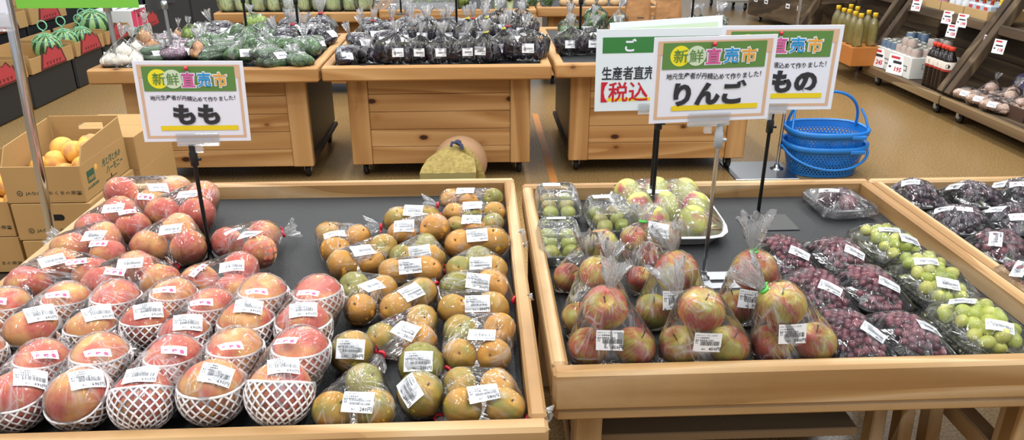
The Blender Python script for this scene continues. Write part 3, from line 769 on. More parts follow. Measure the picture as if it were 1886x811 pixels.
def grape_pack(px, py, kind, lb, labels, L=.1, W=.15, rot=0.0, trmat=TRAYB, gr=.0076, H=.026, top=.05, group=None, dz=0, price='480円', pink=None, side=0):
    c = at(px, py, ZM+.03); x, y = c.x, c.y; z = ZM+.0006+dz; R = Matrix.Rotation(rot, 3, 'Z')
    root = thing('grape_pack', lb, 'packed grapes', (x, y, z), group)
    tray_mesh(x, y, z, L, W, H, rot).build('tray', trmat, root)
    rg = random.Random(int(px*7+py)); n = 0; sph = []
    st = gr*1.78; nx = int((L-.018)/st); ny = int((W-.018)/st); peak = (rg.uniform(-.2, .2), rg.uniform(-.1, .35))
    for layer in range(2):
        for j in range(ny+1):
            for i in range(nx+1):
                u = (i+.5*(j % 2)-nx/2)*st+rg.uniform(-1, 1)*gr*.25; v = (j-ny/2)*st*.92+rg.uniform(-1, 1)*gr*.25
                if abs(u) > L/2-gr-.006 or abs(v) > W/2-gr-.006: continue
                e = max(0, 1-(abs(u/(L*.5)-peak[0])**2.2+abs(v/(W*.5)-peak[1])**2.4))
                zt = H*.55+gr+(top-H*.5)*e**.65+rg.uniform(-1, 1)*gr*.35
                zz = zt-layer*gr*1.7
                if layer == 1 and (e < .25 or (i+j) % 2): continue
                if n >= 96: continue
                zz = max(zz, gr+.004); p = R @ V((u, v, 0))+V((x, y, z+zz)); k = gr*rg.uniform(.9, 1.1)
                part('grape', ME[kind], root, p, rrot(), k); sph.append((p, k*1.2 if kind == 'grape_green' else k)); n += 1
    mb = MB(); tp = max(s[0].z for s in sph)
    mb.tube([R @ V((L*.05, -W*.3, 0))+V((x, y, z+.02)), R @ V((0, 0, 0))+V((x, y, z+.03)), R @ V((L*.02, W*.25, 0))+V((x, y, tp-.004))], [.002, .003, .0025], 6); mb.build('stalk', RACH, root)
    ex = [R @ V((a*(L/2+.005), b*(W/2+.005), 0))+V((x, y, z+q)) for a in (-1, 1) for b in (-1, 1) for q in (H, H*.3)]
    ex = [x0 if abs(x0.z-z-H) < 1e-6 else V((x+(x0.x-x)*.9, y+(x0.y-y)*.9, x0.z)) for x0 in ex]
    bv = hull_bvh(sph, ex, z+.0005, FIB_S); cen = V((x, y, z+.025))
    film_part(root, bv, cen, (0, 0, 1), WRAP, 48, 26, 'stretch_film', .0016, .0012)
    for (lx, ly, an) in labels: add_label(root, bv, lx, ly, an, GRP, price, .044, .026)
    if pink:
        P, U, Wd, nn = label_frame(bv, pink[0], pink[1], pink[2]); pl = conform(bv, P, U, Wd, nn, .034, .022); m2 = MB(); quad(m2, pl, -.017, -.011, .017, .011, 0, 0, 6, 4)
        put_text(m2, 'ぶどう', pl, 0, 0, .024, None, .02, 1, 1, 1); m2.build('variety_label', [PAPER, INKP], root)
    return root
g = 'small red grape packs in the middle tray'
for a in [(1453, 476, 'pack of small red grapes in back left position, behind the 500円 apple bag', (1473, 466, -38)),
          (1541, 472, 'pack of small red grapes in back row, next to the backmost green grapes', (1575, 464, -40)),
          (1507, 542, 'pack of small red grapes in middle row beside the apples', (1530, 530, -38)),
          (1607, 536, 'pack of small red grapes in middle row beside the green grapes', (1638, 524, -42)),
          (1566, 622, 'pack of purplish red grapes at the front rim next to the 500円 apples', (1609, 612, -50)),
          (1674, 620, 'pack of purplish red grapes at the front rim beside the green grapes', (1712, 604, -30))]:
    grape_pack(a[0], a[1], 'grape_red', a[2], [a[3]], L=.1, W=.148, group=g)
g = 'green grape packs along the tray divider'
for a in [(1636, 456, 'backmost pack of green grapes with yellowish berries along the tray divider', [(1640, 410, -12), (1676, 441, -20)]),
          (1716, 520, 'middle pack of green grapes along the tray divider', [(1706, 481, 2), (1746, 523, -14)]),
          (1800, 608, 'front pack of green grapes in right corner of the tray', [(1772, 554, 14), (1842, 600, -14)])]:
    grape_pack(a[0], a[1], 'grape_green', a[2], a[3], L=.115, W=.165, trmat=TRAYC, gr=.0125, H=.03, top=.045, group=g, price='780円')
g = 'dark grape packs in the right tray'
for px, py, k, lb, lab, pink, tm in [
    (1694, 364, 'grape_black', 'pack of black grapes in the back left corner of right tray', (1677, 336, 8), None, TRAYB),
    (1793, 364, 'grape_black', 'pack of black grapes in the back row of right tray, second from left', (1754, 334, 4), None, TRAYB),
    (1890, 364, 'grape_black', 'pack of black grapes in the back row at the right edge of the photo', (1836, 336, 4), (1873, 339, 8), TRAYB),
    (1768, 412, 'grape_black', 'pack of black grapes in second row by the divider with a small pink label', (1737, 378, 24), (1777, 385, -14), TRAYB),
    (1872, 410, 'grape_black', 'pack of black grapes in second row with pink label at the photo edge', (1834, 386, 4), (1874, 400, 4), TRAYB),
    (1846, 462, 'grape_red', 'pack of dusty red grapes with sideways sticker by the right tray divider', (1834, 440, 84), None, TRAYB),
    (1906, 522, 'grape_red', 'pack of red grapes cut by the right photo edge, sideways sticker', (1878, 493, 80), None, TRAYB)]:
    grape_pack(px, py, k, lb, [lab], L=.115, W=.125 if k == 'grape_black' else .11, trmat=tm, gr=.0095, group=g, pink=pink, price='480円')
# plums
c = at(1545, 374, ZM+.02); root = thing('plum_pack', 'clear tray with a few dark red plums alone at the back of the middle tray', 'packed plums', (c.x, c.y, ZM))
tray_mesh(c.x, c.y, ZM+.0006, .135, .15, .03, .12).build('tray', TRAYC, root); sph = []
for dx, dy in ((-.027, .015), (.02, .03), (.012, -.022)):
    p = V((c.x+dx, c.y+dy, ZM+.004+.024)); part('plum', ME['plum'], root, p, rrot(), .0235); sph.append((p, .0235))
bv = hull_bvh(sph, [(c.x+a*.07, c.y+b*.077, ZM+q) for a in (-1, 1) for b in (-1, 1) for q in (.031, .006)], ZM+.0005)
film_part(root, bv, (c.x, c.y, ZM+.022), (0, 0, 1), WRAP, 48, 26, 'stretch_film', .001, .0012); add_label(root, bv, 1528, 340, -6, GRP, '380円', .05, .022)
# hinged boxes of small green fruit
def clam(px, py, L, W, H, rot, lb, lab):
    c = at(px, py, ZM+.03); x, y = c.x, c.y; R = Matrix.Rotation(rot, 3, 'Z'); root = thing('fruit_box', lb, 'fruit box', (x, y, ZM), 'clear boxes of small green fruit')
    tray_mesh(x, y, ZM+.0006, L, W, .03, rot, .005, .01).build('box_base', TRAYC, root); sph = []
    for i in range(2):
        for j in range(3):
            p = R @ V(((i-.5)*.045, (j-1)*.044, 0))+V((x, y, ZM+.0245)); r = .0205*random.uniform(.94, 1.03)
            part('green_fruit', ME['fig'], root, p, rrot(1, (random.uniform(-.8, .8), random.uniform(-1, .4), .6)), (r, r, r*.95))
    mb = MB(); N = 40; rows = []; uv = []
    for (s, z) in ((1.03, .031), (1.0, .034), (.95, .05), (.88, .064), (.8, .069), (.78, .0665), (.4, .067), (.02, .067)):
        row = []
        for i in range(N):
            t = 2*PI*i/N; cc, ss = math.cos(t), math.sin(t); d = (abs(cc)**6+abs(ss)**6)**(-1/6); rib = 1-(.018 if i % 2 and .04 < z < .066 else 0)
            row.append(R @ V((L/2*s*cc*d*rib, W/2*s*ss*d*rib, 0))+V((x, y, ZM+z)))
        rows.append(row)
    vs = [p for r in rows for p in r]; fs = []
    for i in range(len(rows)-1):
        for j in range(N): fs.append((i*N+j, i*N+(j+1) % N, (i+1)*N+(j+1) % N, (i+1)*N+j)); uv += [(j/N, i/8), ((j+1)/N, i/8), ((j+1)/N, (i+1)/8), (j/N, (i+1)/8)]
    mb.add(vs, fs, 0, True); mb.uv = uv; mb.build('lid', PET, root)
    bm = bmesh.new(); [bm.verts.new(p) for p in vs]; bmesh.ops.convex_hull(bm, input=bm.verts); bv = BVHTree.FromBMesh(bm); bm.free()
    add_label(root, bv, *lab, ['1071 プルーン', '1020 生産者直売', '産地 長野県産'], '300円', .045, .022)
clam(1027, 378, .115, .16, .07, 0, 'clear box of small green fruit in back left corner of the middle tray', (1016, 341, 0))
clam(1030, 447, .105, .15, .07, 0, 'clear box of small green fruit in front of the corner box, behind apples', (1024, 401, 2))
clam(1122, 402, .11, .16, .07, .1, 'clear box of small green fruit turned askew beside the white foam tray', (1108, 363, 6))
# white foam tray of large pears
c = V((.47, 1.765, ZM)); root = thing('foam_tray_pack', 'white foam tray of large yellow green fruit under film', 'packed fruit', c)
tray_mesh(c.x, c.y, ZM+.0006, .25, .33, .028, -.03, .006, .02).build('tray', FOAMT, root); sph = []
t = NT('western_pear_skin'); v = t.obj(rnd=9); f = t.ramp(t.noise(v, .8, 2), [(.5, 0.0), (.66, 1.0)]); t.p(Base__Color=t.mix(f, t.mix(t.noise(v, 2, 3), '#b5bd55', '#c9c56a'), '#b4524a'), Roughness=.4)
ME['wpear'] = unit(lambda q, th, ph: V((q.x*(1-.22*math.cos(th)), q.y*(1-.22*math.cos(th)), q.z*1.25)), 'large_pear', t.m, 24, 16)
for i, (dx, dy) in enumerate([(-.075, .095), (.0, .105), (.075, .095), (-.07, -.005), (.0, .0), (.072, -.01), (-.05, -.1), (.045, -.1)]):
    p = c+V((dx, dy, .041)); part('large_pear', ME['wpear'], root, p, Quaternion((0, 0, 1), random.uniform(-.5, .5)) @ Quaternion((1, 0, 0), PI/2+.1), .0345); sph += [(p+V((0, a, 0)), .032) for a in (-.012, .012)]
bv = hull_bvh(sph, [(c.x+a*.125, c.y+b*.165, ZM+.029) for a in (-1, 1) for b in (-1, 1)], ZM+.02)
film_part(root, bv, c+V((0, 0, .045)), (0, 0, 1), FILMB, 56, 28, 'stretch_film', .003, .001); add_label(root, bv, 1212, 354, 0, GRP, '650円', .055, .024)
# ------------------------------------------------------------------ signs on poles
SHEET = plain('laminated_sheet', '#e9ecf7', .22); TAN = plain('sign_frame_tan', '#d9b596', .4); SGREEN = plain('sign_green', '#5f8a45', .35); NGREEN = plain('notice_green', '#2f7a35', .35)
YEL = plain('sign_yellow', '#f0e32a', .4); PALEG = plain('sign_pale_green', '#cfe0c2', .4); PINK = plain('sign_pink', '#d65f9c', .4); BLUE = plain('sign_blue', '#2196d8', .4); ORNG = plain('sign_orange', '#eaa83a', .4)
BAR = plain('sign_bar_yellow', '#ecd21f', .4); REDI = plain('sign_red', '#c4172b', .4); CHARC = plain('sign_charcoal', '#2d2e33', .45); PINR = plain('pin_red', '#c93042', .3)
LIMEG = plain('sign_lime_green', '#77c043', .45); OFFW = plain('notice_sheet', '#dfe8ec', .3)
SM = [SHEET, TAN, SGREEN, YEL, PALEG, PINK, BLUE, ORNG, BAR, CHARC, PINR, REDI, NGREEN, OFFW]
ACR = film_mat('acrylic_clip', gl=.5, haze=.28, st=.0, crump=5, rough=.05, base=.03, crease=0)
CHROME = plain('chrome_pole', '#d2d4d8', .12, 1.0)
def plane_place(P, yaw, roll=0, tilt=0):
    U = V((math.cos(yaw), math.sin(yaw), 0)); n = V((math.sin(yaw), -math.cos(yaw), 0)); W = V((0, 0, 1))
    q = Quaternion(n, roll); U, W = q @ U, q @ W
    if tilt: q = Quaternion(U, tilt); W, n = q @ W, q @ n
    return (lambda x, y, lay=0: P+U*x+W*y+n*(lay*.0004)), U, W, n
def sheet(mb, P, U, W, n, w, h, mi=0, th=.0016):
    T = Matrix(((U.x, W.x, n.x, P.x), (U.y, W.y, n.y, P.y), (U.z, W.z, n.z, P.z), (0, 0, 0, 1))); mb.box((-w/2, -h/2, -th), (w/2, h/2, 0), mi, .0004, T)
def draw_market(mb, pl, w, h, txt, tw, cx=.02, th=.255):
    a, b = .5-.035, .5-.045; i, j = .5-.062, .5-.078
    quad(mb, pl, -a*w, -b*h, a*w, -j*h, 1, 1); quad(mb, pl, -a*w, j*h, a*w, b*h, 1, 1); quad(mb, pl, -a*w, -j*h, -i*w, j*h, 1, 1); quad(mb, pl, i*w, -j*h, a*w, j*h, 1, 1)
    for s in (-1, 1): quad(mb, pl, s*a*w, .3*h, s*(a-.065)*w, b*h, 1, 2)
    quad(mb, pl, -.425*w, .135*h, .415*w, .435*h, 2, 3)
    disc2(mb, pl, -.285*w, .285*h, .118*h, 3, 4); disc2(mb, pl, -.155*w, .283*h, .115*h, 4, 5)
    put_text(mb, '新', pl, -.28*w, .285*h, .115*w, .15*h, .008, 2, 2, 6); put_text(mb, '鮮', pl, -.155*w, .28*h, .115*w, .15*h, .008, 2, 2, 6)
    for ch, x, m in (('直', -.015, 5), ('売', .13, 6), ('市', .275, 7)):
        put_text(mb, ch, pl, x*w, .275*h, .142*w, .205*h, .06, 0, 2, 5); put_text(mb, ch, pl, x*w, .275*h, .122*w, .18*h, .02, m, 2, 7)
    mb.ball(pl(-.02*w, .415*h, 14), .0045, 10, 8, 10)
    s = '地元生産者が丹精込めて作りました！'; x = -.385*w
    for k, ch in enumerate(s):
        vs, fs, x0, x1, y0, y1 = text2d(ch, .012, 1); sc = .047*w; yy = (.047+.012*math.sin(k*.42+.4))*h
        mb.add([pl(x+vx*sc*1.05, yy+(vy-.4)*sc*1.12, 3) for vx, vy in vs], fs, 9); x += .0478*w
    quad(mb, pl, -.325*w, -.355*h, .395*w, -.295*h, 8, 3)
    put_text(mb, txt, pl, cx*w, -.155*h, tw*w, th*h, .055, 9, 3, 5)
def sign_stand(lb, base, zb, top, P, w, h, yaw, roll, draw, polemat, group=None, r=.0045, collar=True, plate=None, name='sign_stand', cat='sign', clipw=.085, platemat=None, sm=None, cx=None, th=.0016, clip_in=.018):
    root = thing(name, lb, cat, (base[0], base[1], zb), group)
    x, y = base; pl, U, W, n = plane_place(P, yaw, roll)
    mb = MB(); mb.tube([(x, y, zb+.004), (x, y, top)], r, 12); mb.build('pole', polemat, root)
    if collar:
        mb = MB(); mb.lathe([(r*1.25, -.05), (r*1.9, -.048), (r*1.9, -.02), (r*1.5, -.016), (r*1.5, 0)], (x, y, top), 14); mb.tube([(x+r, y, top-.034), (x+r*3.4, y-.002, top-.034)], r*.8, 8)
        mb.build('collar', BLACKP if polemat is not CHROME else plain('grey_collar', '#aeb4ba', .35), root)
    if plate:
        (px0, py0, px1, py1, slot) = plate; mb = MB(); zz = zb
        if slot:
            sx0, sx1, sy0, sy1 = slot
            for a in ((px0, py0, px1, sy0), (px0, sy1, px1, py1), (px0, sy0, sx0, sy1), (sx1, sy0, px1, sy1)): mb.box((a[0], a[1], zz), (a[2], a[3], zz+.003), 0, .0005)
        else: mb.box((px0, py0, zz), (px1, py1, zz+.003), 0, .001)
        mb.lathe([(r*3, 0), (r*3, .004), (r*1.6, .008), (r*1.3, .018)], (x, y, zz+.002), 16); mb.build('base_plate', platemat or STEEL, root)
    mb = MB(); sheet(mb, P, U, W, n, w, h, 13 if sm else 0, th); draw(mb, pl, w, h); mb.build('sign_panel', SM, root)
    cu = 0 if cx is None else cx; bot = P-W*(h/2)+U*cu; mb = MB(); T = lambda o: Matrix(((U.x, W.x, n.x, o.x), (U.y, W.y, n.y, o.y), (U.z, W.z, n.z, o.z), (0, 0, 0, 1)))
    mb.box((-clipw/2, -.006, .001), (clipw/2, clip_in, .004), 0, .0008, T(bot)); mb.box((-clipw/2, -.006, -.005), (clipw/2, clip_in-.004, -.002), 0, .0008, T(bot)); mb.box((-clipw/2, -.009, -.005), (clipw/2, -.005, .004), 0, .0008, T(bot))
    mb.box((-.008, -.024, -.004), (.008, -.008, .003), 0, .001, T(bot)); mb.build('clip', ACR, root)
    return root
BK = plain('black_pole', '#111214', .35, .3)
def mk(txt, tw, *a): return lambda mb, pl, w, h: draw_market(mb, pl, w, h, txt, tw, *a)
b = at(388, 473, .572)
sign_stand('white sign reading もも on a black pole among the peaches', (b.x, b.y), ZM, .838, V((-.590, b.y-.006, .930)), .2145, .170, .10, -.03, mk('もも', .43), BK, 'fruit name signs', plate=(b.x-.05, b.y-.02, b.x+.05, b.y+.08, None), platemat=BLACKP)
b = at(1296, 506, .572)
sign_stand('white sign reading りんご on chrome pole among the apples', (b.x, b.y), ZM, .908, V((.4525, b.y-.006, .997)), .2435, .166, .09, .005, mk('りんご', .6, -.015, .29), CHROME, 'fruit name signs', plate=(b.x-.02, b.y-.045, b.x+.105, b.y+.03, (b.x+.012, b.x+.06, b.y-.022, b.y-.006)))
b = at(1200, 400, .572)
def draw_notice(mb, pl, w, h):
    quad(mb, pl, -.45*w, .215*h, .465*w, .405*h, 12, 1)
    for ch, x in (('ご', -.23), ('案', .0), ('内', .226)): put_text(mb, ch, pl, x*w, .31*h, .09*w, .155*h, .03, 0, 2, 3)
    put_text(mb, '生産者直売', pl, -.45*w, -.03*h, .42*w, .17*h, .02, 9, 2, 2, 'l')
    quad(mb, pl, -.40*w, -.375*h, .42*w, -.335*h, 8, 1); put_text(mb, '【税込', pl, -.452*w, -.26*h, .38*w, .25*h, .014, 11, 2, 3, 'l')
sign_stand('white notice with green heading ご案内 on a black pole, left of and behind the apple sign', (b.x, b.y), ZM, .852, V((.4225, b.y-.006, .948)), .295, .192, .0, .012, draw_notice, BK, plate=(b.x-.10, b.y-.13, b.x+.02, b.y+.02, None), sm=True)
b = at(1396, 395, .572)
sign_stand('white sign reading くだもの on a black pole, behind the apple sign', (b.x, b.y), ZM, .838, V((.7075, b.y-.012, .949)), .286, .200, .0, .0, mk('くだもの', .78, -.05, .29), BK, 'fruit name signs', plate=(b.x-.02, b.y-.08, b.x+.08, b.y+.02, None), platemat=BLACKP, cx=-.008)
# pale sheet whose corner shows above the notice
def draw_pale(mb, pl, w, h): quad(mb, pl, -.46*w, -.4*h, .46*w, .43*h, 4, 1)
P = V((.455, b.y+.055, .955))
sign_stand('pale green sheet sign mostly hidden behind the ご案内 notice', (.4455, b.y+.063), ZM, .852, P, .27, .2, 0, .06, draw_pale, BK, plate=(.43, b.y+.02, .52, b.y+.10, None), platemat=BLACKP)
# floor stand with a tall chrome pole behind the tray
b = at(1430, 312, 0); root = thing('floor_stand', 'tall thin chrome pole on a steel floor plate beside the blue basket', 'pole stand', (b.x, b.y, 0)); mb = MB()
mb.tube([(b.x, b.y, .004), (b.x, b.y, 1.5)], .008, 14); mb.build('pole', CHROME, root)
mb = MB(); mb.box((b.x-.27, b.y-.16, 0), (b.x+.06, b.y+.12, .005), 0, .002); mb.lathe([(.035, .005), (.034, .01), (.016, .016), (.012, .03)], (b.x, b.y, 0), 20); mb.build('base_plate', STEEL, root)
# chrome stand at the far left holding a white card
b = at(97, 440, .5); root = thing('floor_stand', 'thick chrome pole at the left rim of the peach tray holding a white card', 'pole stand', (b.x, b.y, 0)); mb = MB()
lean = .06; mb.tube([(b.x-.5*lean, b.y, .004), (b.x+lean, b.y, 1.5)], .0115, 18); mb.build('pole', CHROME, root); mb = MB(); mb.lathe([(.1, 0), (.1, .006), (.02, .012), (.0135, .03)], (b.x-.5*lean, b.y, 0), 28); mb.build('base_plate', STEEL, root)
q = atY(23, 48, b.y-.024); P = V((q.x-.105, b.y-.024, q.z+.135)); mb = MB(); pl, U, W, n = plane_place(P, 0, -.02); sheet(mb, P, U, W, n, .21, .27); mb.build('card', SHEET, root)
mb = MB(); mb.box((q.x-.03, b.y-.031, q.z-.012), (q.x-.002, b.y-.012, q.z+.03), 0, .002); mb.build('clip', ACR, root)
# ------------------------------------------------------------------ rolling display tables of cedar in the middle
ZT = .586
def caster(root, x, y, zt, r=.036):
    mb = MB(); T = Matrix.Rotation(PI/2, 3, 'Y')
    mb.lathe([(0.001, -.013), (r*.8, -.013), (r, -.009), (r, .009), (r*.8, .013), (.001, .013)], (x, y, r), 20, T=T); w = mb.build('caster_wheel', BLACKP, root)
    mb = MB(); mb.lathe([(.001, -.0145), (r*.45, -.0145), (r*.45, .0145), (.001, .0145)], (x, y, r), 14, T=T)
    for s in (-1, 1): mb.box((x+s*.017-.0015, y-.012, r-.006), (x+s*.017+.0015, y+.014, zt), 0, .0005)
    mb.box((x-.022, y-.02, zt-.006), (x+.022, y+.022, zt), 0, .001); mb.build('caster_fork', STEEL, w)
def cedar_table(x0, x1, y0, y1, label, group, inset=.09, post=.098, planks=5, yfront=.12, matm=None, zb=.082):
    r = thing('display_table', label, 'display table', ((x0+x1)/2, (y0+y1)/2, 0), group)
    B = lambda lo, hi, nm, m, ch=.004: MB().box(lo, hi, 0, ch).build(nm, m, r)
    wd = .045
    B((x0, y0, ZR-.068), (x1, y0+wd, ZR), 'rim_rail', cedar(0), .007); B((x0, y1-wd, ZR-.068), (x1, y1, ZR), 'rim_rail', cedar(0), .007)
    for xa in (x0, x1-wd): B((xa, y0+wd+.0005, ZR-.068), (xa+wd, y1-wd-.0005, ZR), 'rim_rail', cedarp(1), .006)
    B((x0+wd, y0+wd, ZT-.02), (x1-wd, y1-wd, ZT), 'tray_bed', RUB, .001)
    zt = ZR-.07; yf = y0+yfront; xa, xb = x0+inset, x1-inset
    for q in (xa, xb-post): B((q, yf, zb), (q+post, yf+.045, zt), 'corner_post', cedarp(2), .004)
    mb = MB(); hgt = (zt-zb)/planks
    for i in range(planks): mb.box((xa+post+.001, yf+.008, zb+i*hgt+.001), (xb-post-.001, yf+.03, zb+(i+1)*hgt-.001), 0, .002)
    mb.build('plank_front', cedar(0), r)
    yb = y1-.1
    for q in (xa+.02, xb-.03): B((q, yf+.05, zb+.03), (q+.01, yb, zt-.001), 'side_panel', BLACKP, .001)
    B((xa+.005, yf+.046, zb), (xb-.005, yb, zb+.022), 'base_board', DARKW, .002)
    for q in (xa+.05, xb-.05):
        for yy in (yf+.1, yb-.06): caster(r, q, yy, zb)
    return r
g = 'cedar display tables on castors'
cedar_table(-1.775, -.735, 3.52, 4.50, 'cedar plank table on castors at left behind the もも sign, full of bagged green vegetables', g)
cedar_table(-.722, .346, 3.535, 4.68, 'cedar plank table on castors in the middle, holding eggplants in clear bags', g)
cedar_table(.366, 1.45, 3.555, 4.68, 'cedar plank table on castors behind the ご案内 notice and the apple sign', g)
g2 = 'cedar tables in the far row'
YB = [(-1.78, -.69, 5.36), (-.68, .42, 5.46), (.43, 1.36, 5.56)]
for (a, b_, y), lb in zip(YB, ('cedar table in the far row at left, carrying bags of pale green leaves', 'cedar table in the far row in the middle with the glass fronted herb box', 'cedar table in the far row at right with potatoes behind the paper bags')):
    cedar_table(a, b_, y, y+.95, lb, g2)
# ------------------------------------------------------------------ bags of vegetables
def skin(name, a, b, rough=.35, sc=3):
    t = NT(name); v = t.obj(rnd=9); t.p(Base__Color=t.mix(t.ramp(t.noise(v, sc, 3), [(.35, 0.0), (.65, 1.0)]), a, b), Roughness=rough); return t.m
EGG = skin('eggplant_skin', '#17121d', '#2a1c2f', .22); CAL = plain('eggplant_cap', '#3c3a2a', .7)
GREENV = skin('cucumber_skin', '#334d35', '#566f4c', .4, 6); PEPP = skin('pepper_skin', '#2f5232', '#5d7f4a', .25, 2)
def leafy(name, a, b):
    m = skin(name, a, b, .6, 4); t = m.node_tree; pb = t.nodes['Principled BSDF']; tl = t.nodes.new('ShaderNodeBsdfTranslucent'); mx = t.nodes.new('ShaderNodeMixShader'); mx.inputs[0].default_value = .25
    t.links.new(pb.inputs['Base Color'].links[0].from_socket, tl.inputs[0]); t.links.new(pb.outputs[0], mx.inputs[1]); t.links.new(tl.outputs[0], mx.inputs[2]); t.links.new(mx.outputs[0], t.nodes['Material Output'].inputs[0]); return m
LEAF = leafy('leaf_green', '#4a7d46', '#8db36c'); PALE = skin('pale_leaf', '#d4ee9c', '#f1f9d4', .5, 5); ONI = skin('onion_skin', '#c98d5c', '#e3b184', .5, 4); GARL = skin('garlic_skin', '#e9dfcf', '#f4efe6', .6, 6); PURP = skin('striped_purple', '#5d2b4a', '#b7a0ad', .35, 5)
BRIGHT = leafy('bright_green', '#7bab3a', '#c4d66a'); POT = skin('potato_skin', '#a0805a', '#c0a277', .7, 5)
def egg_me():
    mb = MB(); mb.ball((0, 0, 0), (1, 1, 2.05), 16, 12, 0, lambda q, th, ph: V((q.x*(1-.28*q.z), q.y*(1-.28*q.z), q.z)))
    mb.lathe([(.62, 1.45), (.58, 1.72), (.4, 1.98), (.16, 2.12), (.13, 2.5), (.001, 2.52)], (0, 0, 0), 10, 1); return mb.mesh('eggplant', [EGG, CAL])
ME['egg'] = egg_me()
ME['cuc'] = MB().tube([(.12*math.sin(t*3), 0, t*6-3) for t in [i/10 for i in range(11)]], [.25, .75, .95, 1, 1, 1, 1, 1, .95, .75, .25], 12).mesh('cucumber', GREENV)
ME['pep'] = unit(lambda q, th, ph: V((q.x*(1+.1*math.cos(3*ph)), q.y*(1+.1*math.cos(3*ph)), q.z*1.35-dimple(th, .4, .4))), 'green_pepper', PEPP, 20, 12)
ME['oni'] = unit(lambda q, th, ph: V((q.x, q.y, q.z*.85+dimple(th, .35, .22))), 'onion', ONI, 18, 12); ME['gar'] = unit(lambda q, th, ph: V((q.x*(1+.07*math.cos(6*ph)), q.y*(1+.07*math.cos(6*ph)), q.z*.8+dimple(th, .5, .25))), 'garlic_bulb', GARL, 18, 12)
ME['pur'] = unit(lambda q, th, ph: V((q.x, q.y, q.z*1.5)), 'striped_eggplant', PURP, 16, 10); ME['pot'] = unit(lambda q, th, ph: V((q.x*1.2, q.y*.95, q.z*.85))*(1+.06*mnoise.noise(q*1.7)), 'potato', POT, 16, 10)
def leaf_me(name, m, sd=0, n=11, core=False):
    mb = MB(); rg = random.Random(sd)
    if core: mb.ball((0, 0, .0), (.78, .66, 1.35), 28, 14, 0, lambda q, th, ph: V((q.x*max(math.sin(th), .12)**-.6, q.y*max(math.sin(th), .12)**-.6, q.z*(1+.0*th)))*(1+.06*math.cos(9*ph+2*th)))
    for k in range(n):
        a = rg.uniform(0, 2*PI); lean = rg.uniform(.15, .6); L = rg.uniform(1.3, 2.1); wdt = rg.uniform(.45, .75); vs = []; fs = []
        for i in range(7):
            t = i/6; c = V((math.cos(a)*lean*(t**1.5)*L*.6, math.sin(a)*lean*(t**1.5)*L*.6, -1+t*L)); ww = wdt*math.sin(PI*min(1, .12+t*.86))**.8; s = V((-math.sin(a), math.cos(a), 0))
            for q in (-1, -.4, .4, 1): vs.append(c+s*ww*q+V((math.cos(a), math.sin(a), 0))*(q*q*.25+.08*math.sin(9*t+k)*abs(q)))
        for i in range(6):
            for j in range(3): fs.append((i*4+j, i*4+j+1, i*4+j+5, i*4+j+4))
        mb.add(vs, fs, 0, True)
    return mb.mesh(name, m)
ME['leaf'] = leaf_me('leaf_bunch', LEAF, 3); ME['pale'] = leaf_me('pale_leaf_bunch', PALE, 5, 13, True); ME['bri'] = leaf_me('bright_leaf_bunch', BRIGHT, 8, 11, True)
CNAME = {'egg': 'eggplant', 'cuc': 'cucumber', 'pep': 'green_pepper', 'oni': 'onion', 'gar': 'garlic_bulb', 'pur': 'striped_eggplant', 'pot': 'potato', 'leaf': 'leaf_bunch', 'pale': 'pale_leaf_bunch', 'bri': 'bright_leaf_bunch'}
def bag_proto(items, tail=None, label=None, tie=None, mat=None, dark=False):
    """items: (kind, centre, axis, size); everything relative to the bag's foot at the origin, front towards -Y"""
    root = thing('bag', None, None, (0, 0, 0)); sph = []
    for k, c, ax, s in items:
        c = V(c); ax = V(ax).normalized(); part(CNAME[k], ME[k], root, c, rrot(1, ax), s)
        hl = {'egg': 1.2, 'cuc': 2.1, 'pep': .4, 'pur': .6, 'leaf': .6, 'pale': .6, 'bri': .6}.get(k, 0)
        if k == 'egg': sph += [(c+ax*s*1.75, s*.55)]
        sph += [(c+ax*s*q, s*1.03) for q in ((-hl, hl) if hl else (0,))]
    zc = .0012; lo = min(c.z-r for c, r in sph); ex = []; axis = V((0, 0, 1)); cen = sum((c for c, r in sph), V())/len(sph)
    if tail: p, d, L, R = tail; p = V(p); ex.append(p); axis = (p-cen).normalized()
    bv = hull_bvh(sph, ex, zc, FIB_S)
    film_part(root, bv, cen, axis, mat or FARF, 30, 20, 'plastic_film', .003, .001)
    if tail: tail_part(root, p, d, L, R, .006, .5, None if not dark else FARF, 'gathered_bag_end', n=26, k=6)
    if tie: tie_part(root, p, d, .008, tie)
    if label:
        lx, lz, w_, h_ = label; hit, nor = bv.ray_cast(V((lx, -1, lz)), V((0, 1, 0)))[:2]
        if hit is not None:
            n = (nor+V((0, -1, .6))).normalized(); W = (V((0, 0, 1))-n*n.z).normalized(); U = W.cross(n)
            pl = conform(bv, hit, U, W, n, w_, h_, .0022, .012); price_label(root, pl, w_, h_, [], '150円', 0)
    return root
rnd = random.Random(11)
def J(s): return rnd.uniform(-s, s)
def stand_eggs(n=5, tie=None):
    it = [('egg', ((i-(n-1)/2)*.03+J(.004), (.014 if i % 2 else -.014), .056+J(.004)), (J(.25), J(.2), 1), .0235) for i in range(n)]
    return bag_proto(it, ((J(.01), .0, .14), (J(.2), .05, 1), .055, .032), (J(.02), .062, .05, .037), tie)
def lie_eggs(n=4, tail=None, tie=None):
    it = [('egg', (J(.012), (i-(n-1)/2)*.036, .028+(.026 if i % 2 else 0)), (1, J(.5), J(.2)), .024) for i in range(n)]
    return bag_proto(it, tail, (J(.02), .05, .05, .034), tie)
